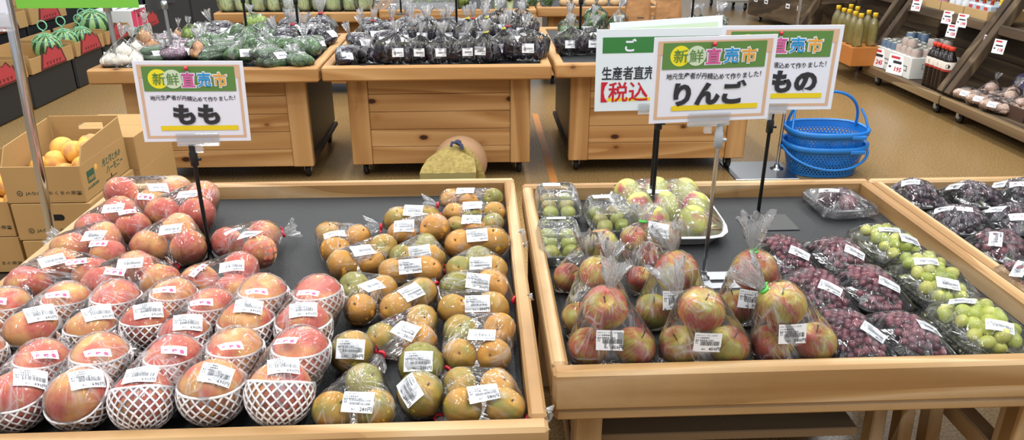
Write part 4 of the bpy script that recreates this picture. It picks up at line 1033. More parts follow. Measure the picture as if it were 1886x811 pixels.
PROTO = {
 'se1': stand_eggs(4), 'se2': stand_eggs(5), 'se3': stand_eggs(4, TIE_YEL), 'se4': stand_eggs(6),
 'le1': lie_eggs(4), 'le2': lie_eggs(3, ((.02, -.02, .085), (.1, -.15, 1), .06, .034), TIE_RED), 'le3': lie_eggs(5, ((-.05, .0, .08), (-.3, 0, 1), .05, .03)), 'le4': lie_eggs(4, ((.0, .02, .1), (.05, 0, 1), .075, .036), TIE_RED),
 'cu1': bag_proto([('cuc', (J(.01), (i-1.5)*.032, .02+(.026 if i % 2 else 0)), (1, .25+J(.2), J(.1)), .0175) for i in range(4)], None, (.02, .04, .05, .03)),
 'cu2': bag_proto([('cuc', (J(.01), (i-1.5)*.03, .02+(.02 if i % 2 else 0)), (.6, 1, J(.1)), .017) for i in range(5)], ((.06, .05, .05), (1, .6, .4), .04, .026)),
 'pe1': bag_proto([('pep', (J(.012)+(i % 3-1)*.05, (i//3-.5)*.05, .037+(.035 if i == 4 else 0)), (J(1), J(1), .6), .027) for i in range(6)], None, (0, .05, .045, .03)),
 'pe2': bag_proto([('pep', ((i % 2-.5)*.052, (i//2-1)*.045, .039+J(.002)), (J(1), J(1), .6), .028) for i in range(6)], ((.0, .05, .07), (0, .5, 1), .045, .028)),
 'br1': bag_proto([('bri', (J(.02), J(.02), .045), (J(.3), -.3, 1), .034), ('bri', (.03, .02, .05), (.5, .3, 1), .032)], ((0, .0, .11), (.1, .1, 1), .03, .02)),
 'ga1': bag_proto([('gar', (a*.044+J(.006), b_*.042, .026+(.03 if (a, b_) == (0, 0) else 0)), (J(.5), J(.5), 1), .026) for a in (-1, 0, 1) for b_ in (-1, 0)], ((0, .03, .10), (.2, .1, 1), .045, .03)),
 'on1': bag_proto([('oni', (a*.055+J(.006), b_*.052, .032), (J(.5), J(.5), 1), .032) for a in (-.5, .5) for b_ in (-.5, .5)]+[('oni', (0, 0, .075), (0, 0, 1), .031)], ((.01, .02, .13), (.1, 0, 1), .045, .03)),
 'pu1': bag_proto([('pur', (a*.042, b_*.045, .033+J(.004)), (J(1), J(1), .1), .025) for a in (-1, 0, 1) for b_ in (-.5, .5)], ((-.04, .03, .07), (-.5, .2, 1), .04, .026), (0, .04, .045, .03)),
 'lf1': bag_proto([('leaf', (-.02, 0, .06), (-.3, 0, 1), .042), ('leaf', (.025, .01, .06), (.3, .1, 1), .042)], ((0, 0, .15), (.05, 0, 1), .07, .034)),
 'lf2': bag_proto([('leaf', (J(.02), J(.02), .05), (.8, -.2, 1), .04)], ((.03, 0, .12), (.5, 0, 1), .05, .03)),
 'pl1': bag_proto([('pale', (-.018, 0, .09), (-.1, 0, 1), .062), ('pale', (.02, .01, .085), (.12, 0, 1), .06)], None, (0, .13, .05, .03), mat=FARF),
}
USED = set()
def bag(kind, x, y, z, rz, lb, name, cat, group, sc=1.0):
    p = PROTO[kind]
    if kind in USED: o = copy_tree(p)
    else: o = p; USED.add(kind)
    o.location = (x, y, z); o.rotation_euler = (0, 0, rz); o.scale = (sc, sc, sc); o.name = name
    return tag(o, lb, cat, group)
def bagpx(kind, px, py, rz, lb, name, cat, group, sc=1.0, lift=0.0, z=None):
    """px, py: where the foot of the bag meets the tray bed"""
    p = at(px, py, (ZT if z is None else z)+lift); return bag(kind, p.x, p.y, p.z+.0004, rz, lb, name, cat, group, sc)
EG, EN = 'bags of eggplants on the middle cedar table', 'eggplant_bag'
fr = [('se4', 726, 119, .1, 1.06, 'first from its left end'), ('se1', 773, 118, -.1, 1.0, 'second from its left end'), ('se2', 817, 118, .05, 1.0, 'third from its left end'), ('se1', 858, 117, .1, 1.0, 'fourth from its left end'),
      ('se3', 894, 116, -.15, 1.04, 'fifth from its left end, yellow tie'), ('se3', 925, 112, .3, 1.1, 'sixth from its left end, yellow tie'), ('se4', 969, 113, .0, 1.15, 'at its right end, the widest')]
for k, x, y, rz, sc, w_ in fr: bagpx(k, x, y, rz, 'upright eggplant bag, front row of middle cedar table, '+w_, EN, 'bagged eggplants', EG, sc)
lo = [('le1', 630, 118, .2, 1.05, 'flat bag of eggplants in the front left corner of the middle cedar table'), ('le3', 676, 117, 1.2, 1.0, 'lying bag of eggplants between the corner bag and the upright front row')]
for k, x, y, rz, sc, lb in lo: bagpx(k, x, y, rz, lb, EN, 'bagged eggplants', EG, sc)
rows = [('second', [('le3', 668, 92, .4), ('le1', 706, 90, .1), ('le2', 745, 88, .0), ('se2', 787, 90, -.2), ('se1', 823, 90, .2), ('se3', 858, 90, .2), ('se3', 893, 88, -.1), ('le4', 940, 89, .5)], 0),
        ('third', [('le2', 641, 70, 1.0), ('le3', 678, 70, .3), ('le1', 716, 70, .6), ('le4', 752, 74, .2), ('le3', 790, 71, 1.3), ('le1', 830, 70, .2), ('le4', 868, 70, .6), ('se4', 914, 72, .1), ('se2', 962, 80, .2)], 0),
        ('fourth', [('le3', 655, 61, .3), ('le2', 690, 62, .6), ('le4', 742, 64, .2), ('le1', 778, 62, .4), ('le3', 812, 62, .9), ('le1', 850, 64, .4), ('le4', 884, 63, .2), ('se4', 918, 66, .2), ('se1', 962, 62, .1)], 0)]
ow = ['first', 'second', 'third', 'fourth', 'fifth', 'sixth', 'seventh', 'eighth', 'ninth', 'tenth']
for rn, lst, lf in rows:
    for i, (k, x, y, rz) in enumerate(lst):
        pos = 'at its left end' if i == 0 else 'at its right end' if i == len(lst)-1 else ow[i]+' from the left'
        bagpx(k, x, y, rz, 'bag of dark eggplants in %s row of the middle cedar table, %s' % (rn, pos), EN, 'bagged eggplants', EG, 1.12)
# bags of one table settle beside one another
def settle(grp, x0, x1, y0, y1, k=.82):
    os_ = [o for o in bpy.data.objects if o.get('group') == grp and o.get('category')]; rad = {}
    for o in os_:
        f = [c for c in o.children if c.name.startswith('plastic_film')][0]; b_ = [V(c) for c in f.bound_box]; rad[o.name] = k*.5*o.scale.x*math.sqrt((b_[6].x-b_[0].x)*(b_[6].y-b_[0].y))
    for it in range(60):
        for i, a in enumerate(os_):
            for c in os_[i+1:]:
                d = c.location-a.location; d.z = 0; need = rad[a.name]+rad[c.name]
                if 1e-5 < d.length < need: m = d.normalized()*(need-d.length)*.3; a.location -= m; c.location += m
        for o in os_:
            r = rad[o.name]; o.location.x = min(max(o.location.x, x0+r), x1-r); o.location.y = min(max(o.location.y, y0+r*.8), y1-r)
settle(EG, -.675, .299, 3.582, 4.63)
# left cedar table
L = 'on the left cedar table'; GN = 'bags of vegetables on the left cedar table'
lt = [('ga1', 216, 122, .2, 'garlic_bag', 'bag of white garlic in the front left corner of the left cedar table', 'bagged garlic', 1.1), ('on1', 266, 100, .2, 'onion_bag', 'bag of orange brown onions behind the garlic, above the もも sign', 'bagged onions', 1.0),
 ('pu1', 301, 92, .4, 'striped_eggplant_bag', 'bag of pink and purple striped vegetables beside the onions', 'bagged vegetables', 1.05), ('cu1', 289, 110, .5, 'cucumber_bag', 'bag of dark cucumbers just above the top edge of the もも sign', 'bagged cucumbers', .9),
 ('pu1', 330, 108, 1.4, 'striped_eggplant_bag', 'bag of pale striped vegetables directly above the middle of the もも sign', 'bagged vegetables', .9), ('on1', 366, 106, .9, 'onion_bag', 'bag of onions above the right half of the もも sign', 'bagged onions', .7),
 ('pu1', 345, 94, .2, 'striped_eggplant_bag', 'bag of pinkish striped vegetables in second row above the もも sign', 'bagged vegetables', .9), ('pe2', 388, 99, .2, 'pepper_bag', 'bag of green peppers in second row above the right half of もも sign', 'bagged peppers', .9), ('on1', 325, 86, .2, 'onion_bag', 'bag of pale onions in the back row by the grey metal pole', 'bagged onions', .7), ('cu1', 430, 98, .4, 'cucumber_bag', 'bag of cucumbers in second row below the left black pole', 'bagged cucumbers', 1.0), ('ga1', 245, 104, .6, 'garlic_bag', 'bag of white garlic in second row at the left rim of left cedar table', 'bagged garlic', .9), ('pe2', 595, 115, .7, 'pepper_bag', 'small bag of green peppers in the front right corner of the left cedar table', 'bagged peppers', .75),
 ('cu2', 408, 108, -.3, 'cucumber_bag', 'bag of long cucumbers above the right end of the もも sign', 'bagged cucumbers', 1.15), ('pe1', 467, 117, .2, 'pepper_bag', 'shiny bag of green peppers at the front rim right of the もも sign', 'bagged peppers', 1.05),
 ('cu1', 518, 118, .75, 'cucumber_bag', 'bag of cucumbers laid slanting at the front rim of the left cedar table', 'bagged cucumbers', 1.2), ('cu2', 558, 114, .9, 'cucumber_bag', 'bag of cucumbers in the front right corner of the left cedar table', 'bagged cucumbers', 1.0),
 ('pe2', 606, 104, .2, 'pepper_bag', 'bag of bright green peppers at the right rim of the left cedar table', 'bagged peppers', 1.1), ('pe1', 455, 97, .9, 'pepper_bag', 'bag of green peppers in second row behind the front rim peppers', 'bagged peppers', 1.05),
 ('cu1', 492, 98, .6, 'cucumber_bag', 'bag of cucumbers in second row left of the black sign pole', 'bagged cucumbers', 1.1), ('pe2', 535, 98, 1.5, 'pepper_bag', 'bag of green peppers in second row in front of the right black pole', 'bagged peppers', 1.0), ('cu1', 575, 94, .3, 'cucumber_bag', 'bag of cucumbers in second row near the right rim', 'bagged cucumbers', 1.0),
 ('br1', 366, 90, 0, 'leafy_green_bag', 'bag of yellow green leaves near the back left of the left cedar table', 'bagged greens', 1.0), ('pe2', 404, 88, .5, 'pepper_bag', 'bag of peppers between the yellow green leaves and the left black pole', 'bagged peppers', 1.0),
 ('le1', 402, 78, .3, 'eggplant_bag', 'flat bag of dark eggplants at the back left of the left cedar table', 'bagged eggplants', .95), ('le3', 421, 70, .4, 'eggplant_bag', 'heaped bag of dark eggplants against the back left rim of the left cedar table', 'bagged eggplants', 1.1),
 ('pe1', 440, 84, .2, 'pepper_bag', 'bag of green peppers left of the left black pole in the third row', 'bagged peppers', 1.0), ('cu2', 470, 76, .4, 'cucumber_bag', 'bag of short cucumbers right behind the left black pole', 'bagged cucumbers', 1.0),
 ('pe1', 492, 82, .7, 'pepper_bag', 'bag of green peppers in third row just right of the left black pole', 'bagged peppers', 1.0), ('br1', 506, 64, .3, 'leafy_green_bag', 'bag of yellow green leaves with pale sticker on the back rim', 'bagged greens', 1.15),
 ('le2', 541, 80, .2, 'eggplant_bag', 'bag of black eggplants around the right black pole', 'bagged eggplants', 1.1), ('le3', 578, 78, 1.1, 'eggplant_bag', 'bag of black eggplants right of the right black pole', 'bagged eggplants', 1.15),
 ('le1', 535, 66, .2, 'eggplant_bag', 'bag of black eggplants behind the right black pole with orange sticker', 'bagged eggplants', 1.1), ('le4', 570, 62, .5, 'eggplant_bag', 'bag of black eggplants near the back right corner of left cedar table', 'bagged eggplants', 1.1), ('le4', 604, 62, .1, 'eggplant_bag', 'bag of black eggplants at the back right rim of left cedar table', 'bagged eggplants', 1.2), ('le3', 612, 82, .1, 'eggplant_bag', 'bag of black eggplants beside the bright green pepper bag', 'bagged eggplants', 1.1)]
for k, x, y, rz, nm, lb, cat, sc in lt: bagpx(k, x, y+(2 if y < 112 else 0), rz, lb, nm, cat, GN, sc*1.17)
settle(GN, -1.728, -.782, 3.567, 4.452)
# right cedar table
g = 'bags on the right cedar table'
rt = [('se2', 1050, 102, .1, 'eggplant_bag', 'bag of glossy eggplants in the front left corner of the right cedar table', 'bagged eggplants', 1.0), ('se1', 1088, 101, .0, 'eggplant_bag', 'bag of eggplants at the front rim just left of the ご案内 notice', 'bagged eggplants', 1.0),
 ('se4', 1135, 101, .1, 'eggplant_bag', 'bag of eggplants half hidden behind the ご案内 notice', 'bagged eggplants', 1.0), ('lf2', 1028, 84, .2, 'leafy_green_bag', 'bag of dark leaves at the left rim of the right cedar table', 'bagged greens', 1.0),
 ('lf1', 1048, 78, .1, 'leafy_green_bag', 'bag of leafy greens left of the thin black pole', 'bagged greens', .95), ('le1', 1085, 78, .3, 'eggplant_bag', 'lying bag of eggplants just behind the front row by the thin black pole', 'bagged eggplants', 1.0), ('lf2', 1080, 66, .2, 'leafy_green_bag', 'bag of leafy greens right behind the thin black pole', 'bagged greens', 1.0),
 ('lf1', 1096, 62, .5, 'leafy_green_bag', 'bag of leafy greens with a tall fan shaped bag end', 'bagged greens', 1.15), ('lf2', 1128, 60, .2, 'leafy_green_bag', 'bag of leafy greens next to the left paper bag', 'bagged greens', 1.15), ('lf2', 1262, 62, .3, 'leafy_green_bag', 'hazy bag of greens right of the paper bags', 'bagged greens', 1.0),
 ('lf1', 1290, 66, .2, 'leafy_green_bag', 'hazy bag of greens behind the notice in the middle of three', 'bagged greens', .8), ('lf2', 1330, 66, .7, 'leafy_green_bag', 'hazy bag of greens at the right end above the くだもの sign', 'bagged greens', 1.1), ('lf1', 1360, 70, .7, 'leafy_green_bag', 'hazy bag of greens in the far right corner of the right cedar table', 'bagged greens', .8)]
for k, x, y, rz, nm, lb, cat, sc in rt: bagpx(k, x, y, rz, lb, nm, cat, g, sc)
settle(g, .413, 1.403, 3.602, 4.63)
# far row: pale leaves, herb box, broccoli, potatoes
g = 'bags of pale leaves on the far row'
for i, x in enumerate((424, 451, 480, 508, 536, 563, 590, 617, 646, 671)):
    q = atY(x, 18, 5.36+.115); bag('pl1', q.x, 5.36+.115+J(.01), ZT+.0004, J(.4), 'upright bag of pale green leaves on the far table, %s' % ('at the left end' if i == 0 else 'at the right end' if i == 9 else ow[i]+' from the left'), 'leafy_green_bag', 'bagged greens', g, 1.0)
P_ = atY(757, 14, 5.46+.055); P_.z = ZT; root = thing('herb_box', 'clear sided tray of bright green sprouts on the far middle table', 'produce box', (P_.x, P_.y, ZT)); mb = MB()
x0, x1, y0 = P_.x-.33, P_.x+.33, P_.y+.02
for lo_, hi_ in (((x0, y0, ZT+.001), (x1, y0+.006, ZT+.14)), ((x0, y0+.4, ZT+.001), (x1, y0+.406, ZT+.14)), ((x0, y0+.006, ZT+.001), (x0+.006, y0+.4, ZT+.14)), ((x1-.006, y0+.006, ZT+.001), (x1, y0+.4, ZT+.14)), ((x0+.006, y0+.006, ZT+.001), (x1-.006, y0+.4, ZT+.006))): mb.box(lo_, hi_, 0, .0005)
mb.build('clear_box', TRAYC, root); SPR = skin('sprout_green', '#3f7a22', '#8cba3e', .6, 30); mb = MB(); rg = random.Random(2)
for k in range(900):
    x, y, z = rg.uniform(x0+.25, x1-.02), rg.uniform(y0+.02, y0+.3), ZT+.01+rg.uniform(.03, .12); a = rg.uniform(0, 6.3); d = V((math.cos(a), math.sin(a), rg.uniform(.1, .9))).normalized()*rg.uniform(.012, .022); s = d.cross(V((0, 0, 1))).normalized()*.006
    mb.add([V((x, y, z)), V((x, y, z))+d*.5+s, V((x, y, z))+d, V((x, y, z))+d*.5-s], [(0, 1, 2, 3)])
sp = mb.build('sprouts', SPR, root); sp['kind'] = 'stuff'
mb = MB(); mb.box((x0+.01, y0+.01, ZT+.007), (x0+.22, y0+.3, ZT+.075), 0, .004); mb.build('inner_tray', TRAYC, root)
t = NT('broccoli_green'); v = t.obj(rnd=5); n = t.noise(v, 40, 2); t.p(Base__Color=t.mix(n, '#1d3a2c', '#4f7a58'), Roughness=.7); t.bump(n, 1, .01)
def broc(x, y, lb, r=.06):
    root = thing('broccoli', lb, 'broccoli', (x, y, ZT), 'broccoli heads on the far row'); mb = MB(); rg = random.Random(int(x*99))
    for k in range(16):
        z = 1-(k+.5)/20; a = k*2.4; q = V((math.sqrt(1-z*z)*math.cos(a), math.sqrt(1-z*z)*math.sin(a), z)); mb.ball(V((x, y, ZT+.07))+q*r*.75, r*.36, 8, 6)
    mb.build('head', t.m, root); mb = MB(); mb.tube([(x, y, ZT+.002), (x, y, ZT+.085)], [.02, .032], 10); mb.build('stalk', PALE, root)
for i, px in enumerate((893, 916, 939)):
    p = atY(px, 12, 5.46+.12); broc(p.x, p.y, 'bluish green broccoli head on the far table, '+('leftmost of three', 'middle of three', 'rightmost of three')[i])
g = 'bags of greens on far row'
for px, k, lb in ((976, 'lf2', 'bag of dark greens at the left end of the far right table'), (1004, 'lf2', 'bag of dark greens with white sticker, second on far right table'), (850, 'br1', 'bag of yellow vegetables on the far table left of the broccoli')):
    q = atY(px, 12, (5.46 if px < 960 else 5.56)+.12); bag(k, q.x, q.y, ZT+.0004, .3, lb, 'leafy_green_bag', 'bagged greens', g, 1.1)
for i, px in enumerate((1040, 1062, 1086, 1110, 1132)):
    p = atY(px, 12, 5.56+.10); o = part('potato', ME['pot'], None, (p.x, p.y, ZT+.031), (0, 0, i*1.3), .036); tag(o, 'brown potato on the far right table, %s' % ('leftmost' if i == 0 else 'rightmost' if i == 4 else ow[i]+' from the left'), 'potato', 'potatoes on the far row')
# black sign poles standing on the cedar tables
def thin_pole(px, py, lb, top=1.25, m=None, r=.0065, name='sign_pole'):
    p = at(px, py, ZT); root = thing(name, lb, 'sign pole', (p.x, p.y, ZT), 'sign poles on the cedar tables'); mb = MB(); mb.tube([(p.x, p.y, ZT+.003), (p.x, p.y, top)], r, 10); mb.build('pole', m or BK, root)
    mb = MB(); mb.lathe([(.04, 0), (.04, .004), (r*1.5, .008), (r*1.2, .02)], (p.x, p.y, ZT+.0005), 16); mb.build('base_plate', BLACKP, root); 
    mb = MB(); mb.lathe([(r*1.2, -.02), (r*1.8, -.018), (r*1.8, .018), (r*1.2, .02)], (p.x, p.y, ZT+.25), 12); mb.build('collar', BLACKP if m is None else STEEL, root); return p
thin_pole(459, 88, 'black pole left of two among the green bags on left cedar table'); thin_pole(554, 92, 'black pole right of two among the dark bags on left cedar table'); thin_pole(842, 75, 'black pole among the eggplants on the middle cedar table'); thin_pole(1067, 92, 'black pole at the left end of the right cedar table')
thin_pole(739, 27, 'black pole on the far table in front of the sprout box'); thin_pole(1271, 70, 'short black pole right of the paper bags', .80)
CP = plain('satin_pole', '#a9adb2', .3, .8)
p = thin_pole(319, 104, 'grey metal pole carrying a small sign cut by the top photo edge', .86, CP, .008)
mb = MB(); P = V((p.x-.01, p.y-.012, .97)); pl, U, W, n = plane_place(P, 0); sheet(mb, P, U, W, n, .21, .15); quad(mb, pl, -.095, -.065, .095, .065, 1, 1); quad(mb, pl, -.09, -.06, .09, .06, 0, 2); tag(mb.build('sign_board', SM), 'white sign with tan frame whose lower edge alone shows at the top left', 'sign')
p = thin_pole(217, 110, 'grey metal pole under the lime green sign', .83, CP, .011)
q0, q1 = atY(32, 18, p.y-.03), atY(256, 12, p.y-.03); mb = MB(); P = V(((q0.x+q1.x)/2, p.y-.03, (q0.z+q1.z)/2+.2)); pl, U, W, n = plane_place(P, 0, .0); sheet(mb, P, U, W, n, q1.x-q0.x, .4, 0, .003)
tag(mb.build('sign_board', LIMEG), 'plain lime green board whose lower edge shows at the top left', 'sign')
# ------------------------------------------------------------------ cartons of peaches at the left
def card_mat(name, c): 
    t = NT(name); v = t.obj(rnd=5); t.p(Base__Color=t.mix(t.noise(v, 5, 4), lin(c), tuple(x*.88 for x in lin(c)[:3])+(1,)), Roughness=.75, Specular__IOR__Level=.2); return t.m
CARD = card_mat('cardboard', '#b3905f'); CARDD = plain('cardboard_inside', '#a07c4e', .8); CINK = plain('carton_green_ink', '#2f5a44', .6); CINK2 = plain('carton_dark_ink', '#4a4636', .6); HOLE = plain('hand_hole_dark', '#0c0b0a', .9)
YP = NT('yellow_peach_skin'); v = YP.obj(rnd=7); YP.p(Base__Color=YP.mix(YP.ramp(YP.noise(v, 1.1, 3), [(.45, 0.0), (.62, 1.0)]), '#eab24e', '#c98a55'), Roughness=.6)
ME['ypeach'] = unit(f_peach, 'yellow_peach', YP.m, 24, 16)
def front_place(x0, y, z0): return lambda x, z, lay=0: V((x0+x, y-lay*.0004-.0002, z0+z))
def side_place(x, y0, z0): return lambda u, z, lay=0: V((x+lay*.0004+.0002, y0+u, z0+z))
def carton(x0, x1, y0, y1, z0, h, lb, open_top=False, hole=True, side=True, frontink=True):
    root = thing('fruit_carton', lb, 'cardboard box', ((x0+x1)/2, (y0+y1)/2, z0), 'peach cartons stacked at left'); t = .005; w = x1-x0; d = y1-y0
    mb = MB(); B = mb.box
    B((x0, y0, z0), (x1, y1, z0+t), 0, .001); B((x0, y0, z0+t), (x1, y0+t, z0+h), 0, .001); B((x0, y1-t, z0+t), (x1, y1, z0+h), 0, .001)
    B((x0, y0+t, z0+t), (x0+t, y1-t, z0+h), 0, .001); B((x1-t, y0+t, z0+t), (x1, y1-t, z0+h), 0, .001)
    if not open_top: B((x0, y0, z0+h), (x1, y0+d/2-.001, z0+h+.003), 0, .001); B((x0, y0+d/2+.001, z0+h), (x1, y1, z0+h+.003), 0, .001)
    fp = front_place((x0+x1)/2, y0, z0+h/2); sp = side_place(x1, (y0+y1)/2, z0+h/2)
    if hole:
        n = 16; a, b_ = .032, .0115; pts = [(a*.65*(1 if math.cos(q) > 0 else -1)+b_*math.cos(q), b_*math.sin(q)) for q in [2*PI*(i+.5)/n for i in range(n)]]
        mb.add([fp(x+.005, z+.018, 1) for x, z in pts], [tuple(range(n))], 3)
    if frontink:
        disc2(mb, fp, -w*.32, -h*.23, .010, 2, 1, 16); disc2(mb, fp, -w*.32, -h*.23, .0065, 0, 2, 16); disc2(mb, fp, -w*.322, -h*.23, .0035, 2, 3, 12)
        put_text(mb, 'JAながのちくまの果実', fp, w*.11, -h*.235, w*.72, .0165, .012, 2, 1, 1)
    if side:
        put_text(mb, '光と風と水の', sp, d*.14, h*.16, d*.42, .03, .02, 1, 1, 1, skew=.25); put_text(mb, 'ハーモニー', sp, d*.18, -h*.09, d*.38, .024, .02, 1, 1, 1, skew=.25)
        quad(mb, sp, -d*.39, -.012, -d*.24, .03, 1, 1); quad(mb, sp, -d*.375, -.006, -d*.255, .008, 0, 2)
        for i in range(3): mb.add([sp(-d*.365+i*d*.04, -.006, 3), sp(-d*.345+i*d*.04, -.006, 3), sp(-d*.355+i*d*.04, .012, 3)], [(0, 1, 2)], 1)
        put_text(mb, 'JA全農長野', sp, -d*.3, -.027, d*.24, .012, .02, 1, 1, 1); quad(mb, sp, -d*.05, -h*.36, d*.2, -h*.34, 3, 1); quad(mb, sp, d*.07, -h*.34, d*.09, -h*.24, 3, 1)
    mb.build('box_body', [CARD, CINK, CINK2, HOLE], root)
    if open_top:
        z = z0+h
        def flap(nm, poly, f0, f1): m2 = MB(); m2.prism(poly, f0, f1); m2.build(nm, [CARD], root)
        # side walls rise in the middle, the back wall carries a hand hole
        pr = [(0.012, 0), (.05, .055), (d-.012, .075), (d-.006, 0)]
        flap('side_flap', pr, lambda a, b_: V((x1-t, y0+a, z+b_)), lambda a, b_: V((x1-.0005, y0+a, z+b_)))
        flap('side_flap', pr, lambda a, b_: V((x0+.0005, y0+a, z+b_)), lambda a, b_: V((x0+t, y0+a, z+b_)))
        m2 = MB(); hx = (x0+x1)/2+.02
        for a, b_, c, e in ((x0+.006, 0, x1-.006, .03), (x0+.006, .055, x1-.006, .08), (x0+.006, .03, hx-.045, .055), (hx+.045, .03, x1-.006, .055)): m2.box((a, y1-t, z+b_), (c, y1-.0005, z+e), 0, .0004)
        m2.build('back_flap', [CARD], root)
        lo = [(-.02, .12, .02), (.035, .15, .045), (-.03, .2, .045), (.08, .15, .05), (.06, .22, .05), (-.07, .12, .0), (.09, .09, .01), (.03, .07, -.01)]
        for i, (dx, dy, dz) in enumerate(lo):
            p = V(((x0+x1)/2+dx, y0+.02+dy, z-.05+dz)); o = part('peach', ME['ypeach'], None, p, rrot(), .041); tag(o, None, 'peach')
            o['label'] = ['yellow peach at the left of the open carton', 'golden yellow peach on top at right in the open carton', 'pinkish peach behind the left one in the open carton', 'yellow peach at the right wall of the open carton', 'yellow peach at the back of the open carton under the hand hole', 'yellow peach in the left front corner of the open carton', 'yellow peach low at the right front corner of the open carton', 'yellow peach low against the front wall of the open carton'][i]; o['group'] = 'loose peaches in the open carton'
            # the fruit rests on other fruit filling the box
        m2 = MB(); m2.box((x0+t, y0+t, z0+t), (x1-t, y1-t, z-.1), 0, .001); m2.build('inner_tray', [CARDD], root)
    return root
cx0, cx1, cy0, cy1 = -1.585, -1.327, 2.45, 2.80
carton(cx0, cx1, cy0, cy1, .372, .128, 'open fruit carton with yellow peaches on top of the front carton stack', True, False)
carton(cx0+.008, cx1+.012, cy0-.005, cy1, .238, .128, 'closed fruit carton with dark hand hole, second from top of the front stack')
carton(cx0+.018, cx1+.02, cy0-.01, cy1, .104, .128, 'closed fruit carton third from top of the front stack', False, False)
mb = MB(); mb.box((cx0-.3, cy0-.02, 0), (cx1+.06, cy1+.42, .1), 0, .004); tag(mb.build('pallet', plain('dark_pallet', '#3a2c20', .8)), 'low dark pallet under the stacked peach cartons at left', 'pallet')
lx0, lx1 = -1.855, -1.60
carton(lx0, lx1, cy0+.02, cy1+.03, .372-.13, .128, 'open fruit carton at the left photo edge with one peach showing', True, False)
carton(lx0+.005, lx1+.006, cy0+.015, cy1+.03, .372-.264, .128, 'closed fruit carton under the left edge carton', False, True)
carton(cx0+.01, cx1+.03, cy1+.012, cy1+.35, .36, .128, 'closed carton at the top of the rear stack behind the open carton', False, False, False, False)
carton(cx0+.015, cx1+.03, cy1+.012, cy1+.35, .228, .128, 'closed carton second from top in the rear stack', False, False, False, False)
carton(cx0+.01, cx1+.03, cy1+.012, cy1+.35, .101, .124, 'closed carton at the foot of the rear stack', False, False, False, False)
# ------------------------------------------------------------------ watermelons in cardboard boxes on black crates
t = NT('watermelon_rind'); o_ = t.obj(); nz = t.n('VectorMath', i0=t.noise(t.obj(rnd=7), 4, 3, .6, outp=1), _operation='SCALE', Scale=.22); az = t.n('VectorMath', i0=o_, i1=(1, 1, .001), _operation='MULTIPLY'); az = t.n('VectorMath', i0=t.n('VectorMath', i0=az, _operation='NORMALIZE'), i1=nz, _operation='ADD')
sep = t.n('SeparateXYZ', Vector=az); ang = t.math('ARCTAN2', t.last.outputs[1], t.last.outputs[0]); f = t.math('SINE', t.math('MULTIPLY', ang, 10.0)); t.p(Base__Color=t.ramp(f, [(.35, '#5f8a4e'), (.62, '#1d3a24')]), Roughness=.3); WM = t.m
t.set(t.t.nodes['Principled BSDF'].inputs['Base Color'], t.ramp(t.math('ADD', t.math('MULTIPLY', f, .5), .5), [(.45, '#86ad6c'), (.62, '#24452c')]))
ME['melon'] = unit(lambda q, th, ph: V((q.x, q.y, q.z*1.02-dimple(th, .06, .2))), 'watermelon', WM, 28, 18)
NETC = plain('melon_net_green', '#7fc7a2', .5); REDP = plain('printed_red', '#b23a3f', .6); REDD = plain('printed_dark_red', '#5c1f22', .6)
def melon(x, y, z, r, lb, tilt=(0, 0, 1)):
    root = thing('watermelon', lb, 'watermelon', (x, y, z), 'watermelons in string nets'); c = V((x, y, z+r)); q = rrot(1, (.3, -.4, 1)); part('rind', ME['melon'], root, c, q, r)
    mb = MB()
    for k in range(6):
        a = k*PI/3+.3; mb.tube([c+V((math.sin(u)*math.cos(a), math.sin(u)*math.sin(a), math.cos(u)))*r*1.02 for u in [PI*i/10 for i in range(9)]], .0028, 4, cap=False)
    for u in (.5, 1.05): mb.tube([c+V((math.sin(u)*math.cos(a), math.sin(u)*math.sin(a), math.cos(u)))*r*1.02 for a in [2*PI*i/18 for i in range(18)]], .0024, 4, closed=True)
    tp = c+V((0, 0, r*1.02)); mb.tube([tp, tp+V((.004, 0, .02))]+[tp+V((.032*math.sin(q), 0, .055-.033*math.cos(q))) for q in [.3+i*.57 for i in range(11)]]+[tp+V((-.004, 0, .02)), tp], .0045, 6); mb.build('string_net', NETC, root); return root
def fruit_card_box(yA, yB, xf, z0, lb, h=.1, dpt=.40, mtn=.5, hearts=True):
    root = thing('melon_box', lb, 'cardboard box', (xf-dpt/2, (yA+yB)/2, z0), 'cardboard melon boxes at left'); t_ = .006; mb = MB(); B = mb.box; x0 = xf-dpt
    B((x0, yA, z0), (xf, yB, z0+t_), 0, .001); B((xf-t_, yA, z0+t_), (xf, yB, z0+h), 0, .001); B((x0, yA, z0+t_), (x0+t_, yB, z0+h*1.3), 0, .001); B((x0+t_, yA, z0+t_), (xf-t_, yA+t_, z0+h*1.25), 0, .001); B((x0+t_, yB-t_, z0+t_), (xf-t_, yB, z0+h*1.1), 0, .001)
    mb.build('box_body', [CARD], root); m2 = MB(); yc = yA+(yB-yA)*mtn
    def pf(s, off): return lambda u, z, lay=0: V((xf+off+lay*.0005, yc+u*s, z0+z))
    out = [(-.14, .004), (-.105, .125), (-.075, .105), (-.03, .165), (.01, .13), (.05, .155), (.085, .11), (.105, .12), (.14, .004)]
    out = [(u*1.25, z*.9) for u, z in out]; m2.prism(out, pf(1, .0005), pf(1, .004), 1); m2.add([pf(.86, .0042)(u, .016+(z-.004)*.84, 1) for u, z in out], [tuple(range(len(out)))], 0)
    for k in range(5):
        u = -.085+k*.042; pl = pf(1, .0042); m2.add([pl(u-.015, .05, 3), pl(u, .02, 3), pl(u+.015, .05, 3), pl(u, .04, 3)], [(0, 1, 2, 3)], 1)
    m2.build('printed_mountain', [REDP, REDD], root); return root
XF = -2.98; ZC = .235
cr = [(4.55, 5.12), (5.15, 5.74), (5.77, 6.24), (6.27, 6.74), (6.77, 7.29)]
